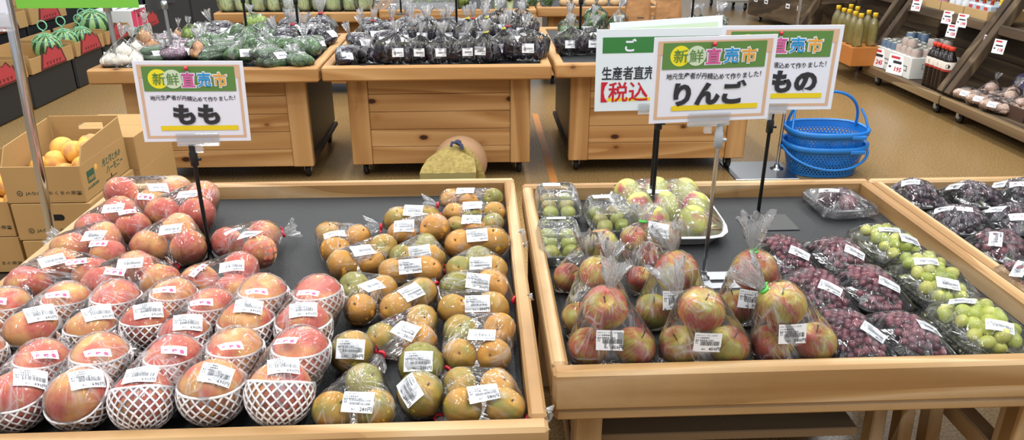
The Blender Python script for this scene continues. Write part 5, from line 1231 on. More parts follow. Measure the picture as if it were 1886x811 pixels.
for i, (a, b_) in enumerate(cr):
    mb = MB(); mb.box((XF-.46, a, 0), (XF, b_, ZC-.002), 0, .012)
    tag(mb.build('black_crate', plain('black_crate', '#1d1f22', .5, bump=(60, .3, .003))), 'black crate under the watermelon boxes, '+('at the left photo edge', 'nearest one wholly seen', 'third along the row', 'fourth along the row', 'farthest one under white box')[i], 'crate', 'black crates under the melon boxes')
for i, (a, b_) in enumerate(cr[:4]):
    fruit_card_box(a+.01, b_-.01, XF+.03, ZC, 'cardboard melon box with printed red mountain, lower row, '+('at the left photo edge', 'nearest one wholly seen', 'with two netted melons', 'next to the white box')[i])
lowm = [(5.61, -3.06, .095, 'netted watermelon in nearest cardboard box, with looped string handle'), (5.885, -3.07, .09, 'netted watermelon at the near side of second cardboard box'), (6.125, -3.06, .08, 'netted watermelon tilted in second cardboard box beside its printed mountain'), (6.42, -3.10, .125, 'large dark watermelon in third cardboard box'), (6.62, -3.27, .07, 'pale yellowish green watermelon behind the large dark one')]
for y, x, r, lb in lowm: melon(x, y, ZC+.0085, r, lb)
# second tier behind
for i, (a, b_) in enumerate([(4.9, 5.5), (5.53, 6.15), (6.18, 6.75)]):
    mb = MB(); mb.box((XF-1.0, a, 0), (XF-.5, b_, ZC+.17), 0, .012); tag(mb.build('black_crate', MATS['black_crate']), 'taller black crate behind the front melon boxes, '+('nearest', 'middle', 'farthest')[i], 'crate', 'black crates under the melon boxes')
    fruit_card_box(a+.01, b_-.01, XF-.47, ZC+.172, 'cardboard melon box with printed red mountain, upper row, '+('nearest', 'middle', 'farthest')[i], .12)
for y, x, r, lb in [(5.2, -3.68, .10, 'watermelon in the nearest box of upper row'), (5.78, -3.68, .11, 'watermelon in the middle box of upper row'), (6.0, -3.72, .1, 'watermelon next to the printed mountain in the middle upper box')]: melon(x, y, ZC+.1805, r, lb)
# white carton with melon print
root = thing('melon_carton', 'white upright carton printed with pink watermelon stripes', 'cardboard box', (XF-.15, 6.94, ZC)); mb = MB(); WC = plain('white_carton', '#d8dbde', .5); y0, y1 = 6.78, 7.10
mb.box((XF-.3, y0, ZC), (XF+.04, y1, ZC+.20), 0, .003); pl = lambda u, z, lay=0: V((XF+.04+lay*.0006, (y0+y1)/2+u, ZC+z)); MP = plain('printed_melon_pink', '#d8436a', .5); MG = plain('printed_melon_green', '#2f7a4d', .5)
for k in range(3): quad(mb, pl, -.15+k*.1, .052, -.058+k*.1, .19, 1, 1); quad(mb, pl, -.15+k*.1, .01, -.058+k*.1, .048, 2, 1)
disc2(mb, pl, -.01, .14, .016, 3, 2, 12)
for k in range(4): quad(mb, pl, .075, .07+k*.03, .12, .085+k*.03, 0, 2)
mb.build('box_body', [WC, MP, MG, REDD], root)
mb = MB()
for k in range(4): mb.add([V((XF-.26+k*.09, y0+.1, ZC+.201)), V((XF-.2+k*.09, y0+.05, ZC+.201)), V((XF-.17+k*.09, y0+.2, ZC+.225)), V((XF-.24+k*.09, y0+.22, ZC+.22))], [(0, 1, 2, 3)])
mb.build('paper_padding', PAPER, root)
fruit_card_box(7.12, 7.28, XF+.03, ZC, 'small cardboard box with red print beyond the white carton', .1, .3)
# dark cloth covered crates at the far left
t = NT('dark_cloth'); v = t.obj(rnd=4); n = t.noise(v, 90, 3); t.p(Base__Color=t.mix(n, '#2f3236', '#46494e'), Roughness=.85); t.bump(n, .3, .003); CLOTH = t.m; DKB = plain('dark_crate', '#23272d', .45, bump=(30, .2, .004))
for i, (a, b_) in enumerate([(7.31, 7.84), (7.87, 8.5), (8.53, 9.7)]):
    mb = MB(); mb.box((-3.9, a, 0), (-3.05, b_, .50), 0, .015); tag(mb.build('dark_crate', DKB), 'tall dark crate draped with grey cloth at the far left, '+('nearest', 'middle', 'farthest')[i], 'crate', 'dark crates at far left')
def drape(y0, y1, x0, x1, z, hang, lb, sd):
    mb = MB(); vs = []; nu, nv = 26, 18
    for i in range(nu+1):
        for j in range(nv+1):
            u = i/nu; s = j/nv; y = y0+(y1-y0)*u; L = (x1-x0)+hang; d = s*L; w_ = mnoise.noise(V((u*5, s*3, sd)))*.02
            if d < x1-x0: p = V((x0+d, y, z+.012+abs(w_)))
            else: p = V((x1+.012+abs(w_)*1.3+.012*math.sin(u*14+sd)*min(1, (d-x1+x0)*6), y, z+.012-(d-(x1-x0))*(1+.25*mnoise.noise(V((u*2, sd, 0))))))
            vs.append(p)
    fs = [(i*(nv+1)+j, (i+1)*(nv+1)+j, (i+1)*(nv+1)+j+1, i*(nv+1)+j+1) for i in range(nu) for j in range(nv)]
    mb.add(vs, fs, 0, True); return tag(mb.build('cloth_cover', CLOTH), lb, 'cloth', 'grey cloths over the dark crates')
drape(7.32, 8.05, -3.85, -3.05, .502, .17, 'grey cloth hanging over the front of the nearest dark crate', 1); drape(8.45, 9.68, -3.85, -3.05, .502, .14, 'grey cloth over the farthest dark crates', 6)
root = thing('carton_flap', 'torn orange brown cardboard piece between the two grey cloths', 'cardboard', (-3.05, 8.25, .4)); mb = MB(); mb.prism([(-.22, .50), (-.18, .36), (.1, .42), (.24, .47), (.2, .52)], lambda u, z: V((-3.04, 8.22+u, z)), lambda u, z: V((-3.035, 8.22+u, z))); mb.build('cardboard_sheet', plain('orange_card', '#b07a48', .8), root)
# ------------------------------------------------------------------ blue shopping baskets
t = NT('blue_basket'); tc = t.n('TexCoord'); uv = t.last.outputs['UV']
def lattice_alpha(t, uv, nx, ny):
    s = t.n('SeparateXYZ', Vector=uv); X, Y = t.last.outputs[0], t.last.outputs[1]
    yy = t.math('MULTIPLY', Y, ny); row = t.math('FLOOR', yy); fx = t.math('FRACT', t.math('ADD', t.math('MULTIPLY', X, nx), t.math('MULTIPLY', t.math('MODULO', row, 2.0), .5))); fy = t.math('FRACT', yy)
    d = t.math('ADD', t.math('MULTIPLY', t.math('ABSOLUTE', t.math('SUBTRACT', fx, .5)), 1.9), t.math('MULTIPLY', t.math('ABSOLUTE', t.math('SUBTRACT', fy, .5)), 1.25))
    ins = t.math('MULTIPLY', t.math('LESS_THAN', d, .56), t.math('MULTIPLY', t.math('GREATER_THAN', Y, .06), t.math('LESS_THAN', Y, .80))); return ins
hole = lattice_alpha(t, uv, 64, 13); t.p(Base__Color=lin('#1f74c4'), Roughness=.35)
tr = t.n('BsdfTransparent'); sh = t.n('MixShader', i0=hole, i1=t.b.outputs[0], i2=tr); t.t.links.new(sh, t.out.inputs[0]); BLUEH = t.m; BLUEB = plain('blue_plastic', '#2079cc', .32)
def basket(cx, cy, z, lb, handle_up, hgt=.2, A=.205, Bv=.15):
    root = thing('shopping_basket', lb, 'shopping basket', (cx, cy, z), 'stacked blue baskets'); N = 56
    def ring(s, zz):
        out = []
        for i in range(N):
            q = 2*PI*i/N; c, sn = math.cos(q), math.sin(q); d = (abs(c)**2.6+abs(sn)**2.6)**(-1/2.6); out.append(V((cx+A*s*c*d, cy+Bv*s*sn*d, z+zz)))
        return out
    mb = MB(); K = 8; vs = []; fs = []; uv = []
    for k in range(K+1): vs += ring(.80+.18*k/K, .003+(hgt-.01)*k/K)
    for k in range(K):
        for i in range(N): fs.append((k*N+i, k*N+(i+1) % N, (k+1)*N+(i+1) % N, (k+1)*N+i)); uv += [(i/N, k/K), ((i+1)/N, k/K), ((i+1)/N, (k+1)/K), (i/N, (k+1)/K)]
    mb.add(vs, fs, 0, True); fs2 = [tuple(range(N))]; mb.add(ring(.8, .003), fs2, 0); uv += [(.5, .01)]*N; mb.uv = uv; mb.build('basket_wall', BLUEH, root)
    m2 = MB(); rs = [ring(.97, hgt-.028), ring(1.03, hgt-.026), ring(1.05, hgt), ring(1.0, hgt+.003), ring(.965, hgt-.004)]; vs = [p for r in rs for p in r]
    m2.add(vs, [(k*N+i, k*N+(i+1) % N, (k+1)*N+(i+1) % N, (k+1)*N+i) for k in range(4) for i in range(N)], 0, True); m2.build('rim', BLUEB, root)
    hz = z+hgt-.012; m3 = MB()
    def arch(sgn, up):
        p = []
        for i in range(21):
            q = PI*i/20; xx = math.cos(q)*A*.93
            if up: p.append(V((cx+xx*.98, cy+sgn*.012+.05*sgn*(1-math.sin(q)), hz+.19*math.sin(q)**.8)))
            else:
                a = q; p.append(V((cx+A*1.07*math.cos(a), cy+sgn*Bv*1.09*math.sin(a)**.85, hz-.012-.085*math.sin(q)**1.2)))
        return p
    if handle_up:
        m3.tube(arch(1, True), .0075, 8)
        for sg in (-1, 1): m3.tube([V((cx+sg*A*.99, cy-.05, hz)), V((cx+sg*A*.93, cy-.02, hz+.06)), V((cx+sg*A*.86, cy+.01, hz+.1))], .006, 6)
        m3.build('handle', BLUEB, root)
    else:
        m3.tube(arch(-1, False), .007, 8); m3.build('handle', BLUEB, root); m4 = MB(); m4.tube(arch(1, False), .007, 8); m4.build('handle', BLUEB, root)
    m5 = MB(); m5.box((cx+A*.35, cy-Bv*1.04, z+hgt-.03), (cx+A*.72, cy-Bv*.86, z+hgt-.012), 0, .003); m5.build('handle_lug', BLUEB, root); return root
b = at(1524, 326, 0); basket(b.x, b.y+.10, 0, 'lower of two stacked blue baskets, its handles folded down', False, .165); basket(b.x, b.y+.10, .055, 'upper of two stacked blue baskets, its handle standing up', True, .185, .2, .145)
# ------------------------------------------------------------------ bundle in yellow cloth on the floor
t = NT('yellow_weave'); v = t.obj(); a = t.n('TexBrick', Vector=t.obj((1, 1, 1)), Scale=70.0, Color1=(1, 1, 1, 1), Color2=(.8, .8, .8, 1), Mortar=(.35, .35, .35, 1)); n = t.noise(v, 60, 3)
t.p(Base__Color=t.mix(t.ramp(n, [(.3, 0.0), (.7, 1.0)]), '#8f7d42', '#b39f62'), Roughness=.9); t.bump(t.noise(v, 160, 2), .8, .004); YCL = t.m; TANC = plain('tan_cloth', '#b08a68', .85, var=.08); OLV = plain('olive_pad', '#8d8556', .9, var=.1, bump=(120, .4, .003)); NAVY = plain('navy_cord', '#333c58', .8)
c = at(842, 352, 0); root = thing('cloth_bundle', 'round tan bundle tied in yellow woven cloth with a dark blue knot on the floor', 'bundle', (c.x, c.y, 0))
mb = MB(); mb.ball((c.x+.02, c.y+.05, .131), (.13, .10, .131), 28, 18); mb.build('round_body', TANC, root)
vs = []; fs = []; nu, nv = 16, 12; mb = MB()
for i in range(nu+1):
    for j in range(nv+1):
        u = i/nu*2-1; s = j/nv; zt_ = .245-.095*s**1.7; y = c.y-.03-.13*s**.8; x = c.x-.035+u*(.075+.055*s**.5)+.02*(1-s); vs.append(V((x, y, zt_-.05*u*u*(1-s)+.004*mnoise.noise(V((u*4, s*4, 1))))))
fs = [(i*(nv+1)+j, (i+1)*(nv+1)+j, (i+1)*(nv+1)+j+1, i*(nv+1)+j+1) for i in range(nu) for j in range(nv)]; mb.add(vs, fs, 0, True)
top = vs[nv::nv+1]; dn = [V((p.x*.97+c.x*.03, p.y-.006, 0.003)) for p in top]; mb.add(top+dn, [(i, i+1, i+1+len(top), i+len(top)) for i in range(len(top)-1)], 1)
for k in (0, nu):
    e = [vs[k*(nv+1)+j] for j in range(nv+1)]; d2 = [V((p.x, p.y, .003)) for p in e]; mb.add(e+d2, [(i, i+1, i+2+nv, i+1+nv) for i in range(nv)], 0, True)
mb.build('yellow_cloth', [YCL, OLV], root)
mb = MB(); path = [V((c.x+.015, c.y-.055, .258)), V((c.x+.06, c.y-.075, .222)), V((c.x+.095, c.y-.085, .16)), V((c.x+.115, c.y-.075, .08)), V((c.x+.12, c.y-.06, .01))]
w_ = [.012, .022, .026, .028, .03]; vs = []
for p, q in zip(path, w_): vs += [p-V((q, 0, 0)), p+V((0, -.012, .004)), p+V((q, .004, 0))]
mb.add(vs, [(i*3+j, i*3+j+1, i*3+j+4, i*3+j+3) for i in range(4) for j in range(2)], 0, True); mb.build('cloth_fold', YCL, root)
mb = MB(); mb.ball((c.x+.012, c.y-.06, .266), (.017, .014, .013), 10, 8); mb.tube([(c.x+.012, c.y-.065, .266), (c.x-.015, c.y-.075, .27), (c.x-.02, c.y-.08, .25)], .007, 6); mb.tube([(c.x+.012, c.y-.065, .266), (c.x+.03, c.y-.08, 0.258), (c.x+.032, c.y-.085, .238)], .0075, 6); mb.build('knot', NAVY, root)
# ------------------------------------------------------------------ brown paper bags
KR = plain('kraft_paper', '#a9794a', .75, var=.1, bump=(18, .5, .01)); 
def paper_bag(px, py, lb, red, w=.16, d=.1, h=.2):
    p = at(px, py, ZT); x, y, z = p.x, p.y+.06, ZT+.0005; root = thing('paper_bag', lb, 'paper bag', (x, y, z), 'brown paper bags on the right cedar table'); mb = MB(); rows = []
    for k in range(9):
        s = k/8; dd = d/2*(1-.75*s**1.6); ww = w/2*(1-.14*s); row = []
        for i in range(24):
            q = 2*PI*(i+.5)/24; cc, ss = math.cos(q), math.sin(q); e = (abs(cc)**7+abs(ss)**7)**(-1/7); n = mnoise.noise(V((cc*2, ss*2, s*3+px)))*.008*s
            row.append(V((x+ww*cc*e+n, y+dd*ss*e+n*1.3, z+h*s)))
        rows.append(row)
    vs = [q for r in rows for q in r]; mb.add(vs, [(k*24+i, k*24+(i+1) % 24, (k+1)*24+(i+1) % 24, (k+1)*24+i) for k in range(8) for i in range(24)]); mb.add(rows[0], [tuple(range(24))])
    pl = lambda u, v_, lay=0: V((x+u, y-d/2*(1-.75*((v_/h)**1.6))-.0016-lay*.0004, z+v_))
    for k in range(3): quad(mb, pl, -.045+k*.008, .045-.004*k, -.012+k*.006, .048-.004*k, 1, 1)
    disc2(mb, pl, -.055, .03, .01, 1, 1, 8); quad(mb, pl, -.01, .085, .03, .09, 1, 1)
    mb.build('bag_body', [KR, INK], root)
    mb = MB(); mb.box((x-w*.43, y-.02, z+h*.96), (x+w*.43, y+.012, z+h*1.12), 0, .006); mb.build('folded_top', [REDP] if red else [KR], root)
    if red:
        pl = lambda u, v_, lay=0: V((x+u, y-.0205-lay*.0004, z+h*1.04+v_)); mb = MB()
        for k in range(6): quad(mb, pl, -.062+k*.022, -.008, -.05+k*.022, .008, 0, 1)
        mb.build('top_print', [PAPER], root)
paper_bag(1176, 62, 'brown paper bag with red printed folded top, left of two', True); paper_bag(1232, 64, 'plain brown paper bag on the cedar table, right of two', False, .165)
# ------------------------------------------------------------------ dark wooden shelves along the right
SX, SXU = 2.97, 3.20
def shelf_unit(y0, y1, lb, xo=0.0, up=True, planks=5, back=True):
    root = thing('wooden_shelf', lb, 'shelf', (SX+xo+.3, (y0+y1)/2, 0), 'dark wooden shelf units'); X = SX+xo
    B = lambda lo, hi, nm, m, ch=.004: MB().box(lo, hi, 0, ch).build(nm, m, root)
    B((X, y0, .085), (X+.035, y1, .145), 'front_rail', wood('worn_edge', [(.2, '#6b563d'), (.45, '#8d7450'), (.65, '#a18a63'), (.9, '#5c4a34')], 1, ring=16, rough=.75), .006); B((X+.036, y0, .10), (X+.62, y1, .142), 'lower_deck', barn(1), .002)
    if back:
        mb = MB()
        for k in range(8): mb.box((X+.60, y0, .15+k*.15), (X+.62, y1, .295+k*.15), 0, .003)
        mb.build('back_planks', barn(1), root)
    for y in (y0+.03, y1-.03):
        d = V((.42, 0, 1.0)).normalized(); mb = MB(); a = V((X+.03, y, .146)); 
        T = Matrix.Translation(a) @ Matrix.Rotation(math.atan2(.55, 1.0), 4, 'Y'); mb.box((-.028, -.03, .012), (.028, .03, 1.15), 0, .004, T); mb.build('slanted_post', barn(2), root)
    if up: B((SXU+xo+.03, y0+.065, .56), (X+.598, y1-.065, .585), 'upper_deck', barn(1), .002); B((SXU+xo, y0+.065, .54), (SXU+xo+.029, y1-.065, .60), 'upper_rail', barn(1), .005)
    for y in (y0+.12, y1-.12):
        for x in (X+.08, X+.5): caster(root, x, y, .085)
    return root
shelf_unit(4.70, 5.74, 'dark wooden shelf unit with soy sauce bottles and cans at right'); shelf_unit(3.45, 4.68, 'dark wooden shelf unit with mushrooms at the right photo edge'); shelf_unit(6.05, 7.4, 'wooden shelf unit with yellow capped oil bottles further back', .12)
mb = MB(); mb.box((4.25, 2.5, 0), (4.37, 12, 2.6), 0, .002); o = mb.build('wall_right', barn(1)); o['kind'] = 'structure'
# soy sauce bottles
SOY = plain('soy_dark', '#150a08', .12); SOYL = plain('soy_label', '#e5ddd3', .4); SOYR = plain('soy_red', '#d8402c', .4); SOYD = plain('soy_label_red', '#a03028', .4)
SHG = film_mat('bottle_clear', gl=1.0, haze=.04, st=0, crump=5, rough=.04, base=.03, crease=0); OIL = film_mat('oil_yellow', gl=1.1, haze=.4, dcol=(.62, .55, .22, 1), st=0, crump=5, rough=.05, base=.03, crease=0, tint=(.93, .88, .55, 1)); YCAP = plain('yellow_cap', '#e8bf2c', .4)
def soy_me():
    body = MB(); body.lathe([(.001, 0), (.037, .002), (.04, .01)]+[(.0395+.0015*((k % 2)*2-1), .02+k*.011) for k in range(10)]+[(.04, .135), (.04, .20), (.034, .222), (.02, .25), (.014, .262), (.014, .268)], n=20)
    lab = MB(); lab.lathe([(.0405, .138), (.0412, .140), (.0412, .198), (.0405, .2)], n=24); lab.lathe([(.0414, .138), (.0414, .152)], n=24, mi=1)
    pl = lambda a: (lambda x, z, lay=0: V((math.sin(a+x/.041)*.0416, -math.cos(a+x/.041)*.0416, .172+z)))
    disc2(lab, pl(-.5), 0, 0, .014, 2, 1, 14); disc2(lab, pl(1.2), 0, 0, .014, 2, 1, 14)
    return {'bottle_body': body.mesh('bottle_body', SOY), 'paper_label': lab.mesh('paper_label', [SOYL, SOYD, INK]), 'cap': MB().lathe([(.001, .292), (.016, .292), (.018, .288), (.018, .268), (.001, .266)], n=16).mesh('cap', SOYR)}
def oil_me():
    b_ = MB().lathe([(.001, 0), (.034, .001), (.037, .01), (.037, .06), (.034, .075), (.037, .09), (.036, .155), (.024, .19), (.014, .21), (.014, .218), (.001, .219)], n=20)
    return {'bottle_body': b_.mesh('bottle_body', OIL), 'cap': MB().lathe([(.001, .243), (.017, .243), (.018, .238), (.018, .213), (.001, .212)], n=16).mesh('cap', YCAP)}
def multi(name, parts, p, lb, cat, grp, rz=0):
    root = thing(name, lb, cat, p, grp)
    for nm, me in parts.items(): part(nm, me, root, p)
    root.rotation_euler = (0, 0, rz); return root
ZS = .1425; sm_ = soy_me(); 
for i, (px, py, lb) in enumerate([(1704, 81, 'leftmost bottle of front row'), (1712, 86, 'second bottle from left of front row'), (1720, 92, 'third bottle from left of front row'), (1732, 95, 'fourth bottle from left of front row'), (1758, 97, 'bottle at the right end beside the slanted post'), (1727, 83, 'left bottle of the rear row'), (1737, 88, 'middle bottle of the rear row'), (1749, 92, 'right bottle of the rear row')]):
    p = at(px, py, ZS+.28); p.x = max(p.x, SX+.085); p.y = max(p.y, 4.79+.002*i); multi('soy_sauce_bottle', sm_, (p.x, p.y, ZS+.0005), 'dark sauce bottle with red cap, '+lb, 'bottle', 'red capped sauce bottles', rnd.uniform(-.5, .3))
om = oil_me(); ocx, ocy, ocz = [], [], .285
for i, (px, py) in enumerate([(1545, 13), (1555, 18), (1568, 11), (1565, 20), (1580, 15), (1576, 24), (1587, 28), (1601, 22), (1613, 27)]):
    p = at(px, py, ocz+.23); ocx.append(p.x); ocy.append(p.y)
    multi('oil_bottle', om, (p.x, p.y, ocz+.0005), 'clear oil bottle with yellow cap on the orange carton, '+('leftmost', 'second from left in front', 'rearmost at left', 'third in front', 'rearmost in the middle', 'fourth in front', 'frontmost in the middle', 'second from right', 'rightmost')[i], 'bottle', 'yellow capped oil bottles')
mb = MB(); mb.box((min(ocx)-.05, min(ocy)-.05, ZS+.001), (max(ocx)+.06, max(ocy)+.05, ocz), 0, .004); tag(mb.build('orange_carton', plain('orange_carton', '#b4702f', .6, var=.15)), 'orange brown carton under the yellow capped oil bottles', 'cardboard box')
# cans on white cartons, price cards
CANB = plain('can_blue', '#6f86a0', .4, .2); CANP = plain('can_pale', '#c9b8b2', .4, .2); TIN = plain('can_lid', '#c5c4b8', .3, .8)
def can_me(m): return {'can_body': MB().lathe([(.001, 0), (.032, 0), (.033, .003), (.033, .05), (.032, .053)], n=18).mesh('can_body', m), 'can_lid': MB().lathe([(.033, .052), (.0335, .056), (.031, .056), (.030, .0535), (.001, .0535)], n=18).mesh('can_lid', TIN)}
cb, cp = can_me(CANB), can_me(CANP); WCT = plain('white_carton_box', '#dfe0dc', .55)
pA = at(1592, 128, ZS); pB = at(1690, 152, ZS)
def white_carton(xa, ya, yb, lb, h=.15, dx=.34):
    root = thing('can_carton', lb, 'cardboard box', (xa+dx/2, (ya+yb)/2, ZS), 'white cartons under the cans'); mb = MB(); mb.box((xa, ya, ZS+.0005), (xa+dx, yb, ZS+h), 0, .003)
    pl = lambda u, z, lay=0: V((xa-lay*.0006, (ya+yb)/2-u, ZS+h/2+z)); quad(mb, pl, .02, -.03, .1, .01, 1, 1); quad(mb, pl, .03, -.02, .09, 0, 0, 2)
    pf = lambda u, z, lay=0: V((xa+dx/2+u, ya-lay*.0006, ZS+h/2+z)); quad(mb, pf, -.09, -.005, .05, .03, 1, 1); quad(mb, pf, -.085, 0, .045, .025, 0, 2); quad(mb, pf, 0, -.04, .1, -.025, 1, 1); mb.build('box_body', [WCT, plain('carton_grey_ink', '#77807e', .6)], root); return ZS+h
zt1 = white_carton(SX+.05, 5.46, 5.672, 'white carton with blue cans on it, left of two'); zt2 = white_carton(SX+.05, 5.17, 5.455, 'white carton with pale cans on it, right of two')
k = 0
for ya, cols, m, nm in ((5.495, 3, cb, 'blue grey'), (5.21, 4, cp, 'pale pinkish')):
    for r_ in range(4):
        for c_ in range(cols):
            k += 1; x = SX+.095+r_*.072; y = ya+c_*.07; lb = '%s can on the white carton, %s row from the front, %s from the right' % (nm, ow[r_], ow[c_])
            multi('food_can', m, (x, y, zt1+.0008), lb, 'can', 'cans on the white cartons')
for i, (r_, y, m, nm) in enumerate([(3, 5.50, cb, 'blue grey'), (3, 5.57, cb, 'blue grey'), (2, 5.57, cb, 'blue grey'), (3, 5.21, cp, 'pale pinkish'), (3, 5.28, cp, 'pale pinkish'), (2, 5.28, cp, 'pale pinkish'), (0, 5.28, cp, 'pale pinkish'), (0, 5.35, cp, 'pale pinkish')]):
    multi('food_can', m, (SX+.095+r_*.072, y, zt1+.0575), '%s can stacked on top of other cans, %s in the upper layer' % (nm, ('rear right', 'rear left', 'front left', 'rear right', 'rear left', 'middle', 'frontmost', 'frontmost left')[i]), 'can', 'cans in the upper layer')
RPR = plain('price_red', '#c8323a', .5)
def price_card(P, w, h, lb, yaw=-PI/2+.25, tilt=-.1, num='245', big=True, grp='price cards on the right shelves'):
    mb = MB(); pl, U, W, n = plane_place(P, yaw, 0, tilt); sheet(mb, P, U, W, n, w, h, 0, .001); quad(mb, pl, -.38*w, .3*h, .15*w, .42*h, 1, 1)
    if big: quad(mb, pl, -.2*w, .06*h, .3*w, .2*h, 2, 1)
    else: quad(mb, pl, -.3*w, .02*h, .3*w, .12*h, 2, 1)
    put_text(mb, num, pl, .18*w, -.22*h, .42*w, .26*h, .04, 1, 1, 1); quad(mb, pl, -.4*w, -.2*h, -.25*w, -.1*h, 2, 1); tag(mb.build('price_card', [PAPER, RPR, INK]), lb, 'price card', grp)
price_card(V((SX+.032, 5.60, ZS+.072)), .16, .135, 'large white price card leaning on the left white carton'); price_card(V((SX+.032, 5.33, ZS+.072)), .16, .135, 'large white price card leaning on the right white carton', num='195')
for i, (px, py, lb) in enumerate([(1688, 9, 'small price card on the upper rail, farthest of four'), (1745, 32, 'small price card on the upper rail, second farthest'), (1772, 38, 'small price card on the upper rail, third farthest'), (1753, 57, 'small price card hanging lowest under the upper rail'), (1819, 78, 'small price card on the nearer shelf, left of two'), (1840, 86, 'small price card on the nearer shelf, right of two')]):
    d = ray(px, py); p = CC+d*((SXU-.012)/d.x); price_card(p, .078, .085, lb, -PI/2+.35, -.12, ('158', '178', '198', '128', '98', '118')[i], False)
# cartons and drink packs on the upper shelf of the bottle unit
ZU = .5855; TANB = card_mat('pale_tray_card', '#bfa070')
def tray_box(y0, y1, lb):
    root = thing('display_tray', lb, 'cardboard box', (SXU+.15, (y0+y1)/2, ZU), 'cardboard trays on the upper shelf'); mb = MB(); x0, x1 = SXU+.034, SXU+.33; h = .07
    mb.box((x0, y0, ZU+.0005), (x1, y1, ZU+.004), 0, .001); mb.box((x0, y0, ZU+.004), (x0+.004, y1, ZU+h), 0, .001); mb.box((x1-.004, y0, ZU+.004), (x1, y1, ZU+h), 0, .001); mb.box((x0+.004, y0, ZU+.004), (x1-.004, y0+.004, ZU+h), 0, .001); mb.box((x0+.004, y1-.004, ZU+.004), (x1-.004, y1, ZU+h), 0, .001); mb.build('tray_body', [TANB], root)
tray_box(5.33, 5.64, 'pale cardboard tray on the upper shelf, farthest of three'); tray_box(5.06, 5.32, 'pale cardboard tray with small jars on the upper shelf, in the middle'); tray_box(4.80, 5.05, 'pale cardboard tray with blue white drink packs, nearest of three')
JARP = plain('jar_pink', '#b97a9a', .4); JARR = plain('jar_label_red', '#a8403a', .4); JARW = plain('jar_white', '#cfd3d6', .4); PKB = plain('pack_pale_blue', '#b9c9d6', .35); PKR = plain('pack_red', '#c2463e', .4)
for i in range(3):
    for j in range(2):
        p = V((SXU+.08+j*.075, 5.37+i*.08, ZU+.0045)); multi('jar', {'jar_body': ME.setdefault('jarp', MB().lathe([(.001, 0), (.03, 0), (.032, .004), (.032, .1), (.026, .115), (.026, .13), (.001, .131)], n=16).mesh('jar_body', JARP))}, p, 'pinkish jar in the farthest cardboard tray, %s row, %s from the right' % (('front', 'rear')[j], ow[i]), 'jar', 'jars on the upper shelf')
wj = {'jar_body': MB().lathe([(.001, 0), (.026, 0), (.028, .004), (.028, .085), (.022, .1), (.022, .115), (.001, .116)], n=16).mesh('jar_body', JARW), 'jar_label': MB().lathe([(.0285, .02), (.0285, .05)], n=16).mesh('jar_label', JARR)}
for i in range(3):
    for j in range(2): multi('jar', wj, V((SXU+.075+j*.07, 5.10+i*.072, ZU+.0045)), 'white jar with red label in the middle cardboard tray, %s row, %s from the right' % (('front', 'rear')[j], ow[i]), 'jar', 'jars on the upper shelf')
for i in range(3):
    y0 = 4.81+i*.08; root = thing('drink_pack', 'pale blue shrink wrapped drink pack with red marks, %s from the right' % ow[i], 'drink pack', (SXU+.15, y0+.035, ZU+.0045), 'drink packs'); mb = MB(); mb.box((SXU+.045, y0, ZU+.0046), (SXU+.24, y0+.074, ZU+.105), 0, .01)
    pl = lambda u, z, lay=0: V((SXU+.045-lay*.0006, y0+.037-u, ZU+.055+z)); quad(mb, pl, -.02, .015, .02, .035, 1, 1); quad(mb, pl, -.02, -.035, .02, -.018, 1, 1); pf = lambda u, z, lay=0: V((SXU+.14+u, y0-lay*.0006, ZU+.055+z)); quad(mb, pf, -.05, .01, 0, .035, 1, 1); quad(mb, pf, -.05, -.04, 0, -.02, 1, 1); mb.build('wrap', [PKB, PKR], root)
    for q in range(3): mb = MB(); mb.lathe([(.012, 0), (.009, .02), (.012, .03), (.001, .031)], (SXU+.08+q*.06, y0+.037, ZU+.105), 10); mb.build('bottle_neck', YCAP if q % 2 else SOYD, root)
# mushrooms on the nearer shelf
MUSH = skin('mushroom_beige', '#b98f78', '#dcc3b2', .5, 5); ME['mush'] = unit(lambda q, th, ph: V((q.x, q.y, q.z*.7+dimple(th, .1, .5))), 'mushroom', MUSH, 14, 10); CNAME['mush'] = 'garlic_bulb'
CNAME['mush'] = 'beige_bulb'
PROTO['mu1'] = bag_proto([('mush', ((i % 3-1)*.05, (i//3-.5)*.055, .0355), (J(.4), J(.4), 1), .034) for i in range(6)], None, (0, .05, .05, .03)); PROTO['mu2'] = bag_proto([('mush', ((i % 2-.5)*.055, (i//2-.5)*.05, .0355), (J(.4), J(.4), 1), .034) for i in range(4)]+[('mush', (0, 0, .075), (0, 0, 1), .033)], ((.0, .02, .115), (.3, 0, 1), .035, .025))
for i, (px, py, k, l, lb) in enumerate([(1754, 182, 'mu1', 0, 'at the left end of the shelf'), (1778, 190, 'mu1', 0, 'second along the rail'), (1800, 200, 'mu1', 0, 'third along the rail next to the brown tray'), (1772, 174, 'mu2', 0, 'second row at left'), (1796, 182, 'mu2', 0, 'second row, middle'), (1818, 190, 'mu2', 0, 'second row behind the brown tray'), (1786, 166, 'mu1', .0, 'rearmost at left'), (1808, 170, 'mu1', .0, 'rearmost in the middle')]):
    bo = bagpx(k, px, py, -1.2, 'bag of beige bulbs on nearer shelf, '+lb, 'bulb_bag', 'bagged bulbs', 'bags of bulbs on nearer shelf', 1.15, 0, ZS); bo.location.x = max(bo.location.x, SX+.115); bo.location.y = min(bo.location.y, 4.53)
settle('bags of bulbs on nearer shelf', SX+.04, SX+.5, 4.08, 4.61)
tp = at(1830, 207, ZS); x, y = tp.x, tp.y; root = thing('brown_tray', 'dark brown wooden tray of bagged bulbs on the nearer shelf', 'tray', (x, y, ZS)); mb = MB(); BRT = plain('brown_tray', '#4a3226', .6, var=.15); x0, x1, y0, y1 = x+.01, x+.36, y-.24, y+.1
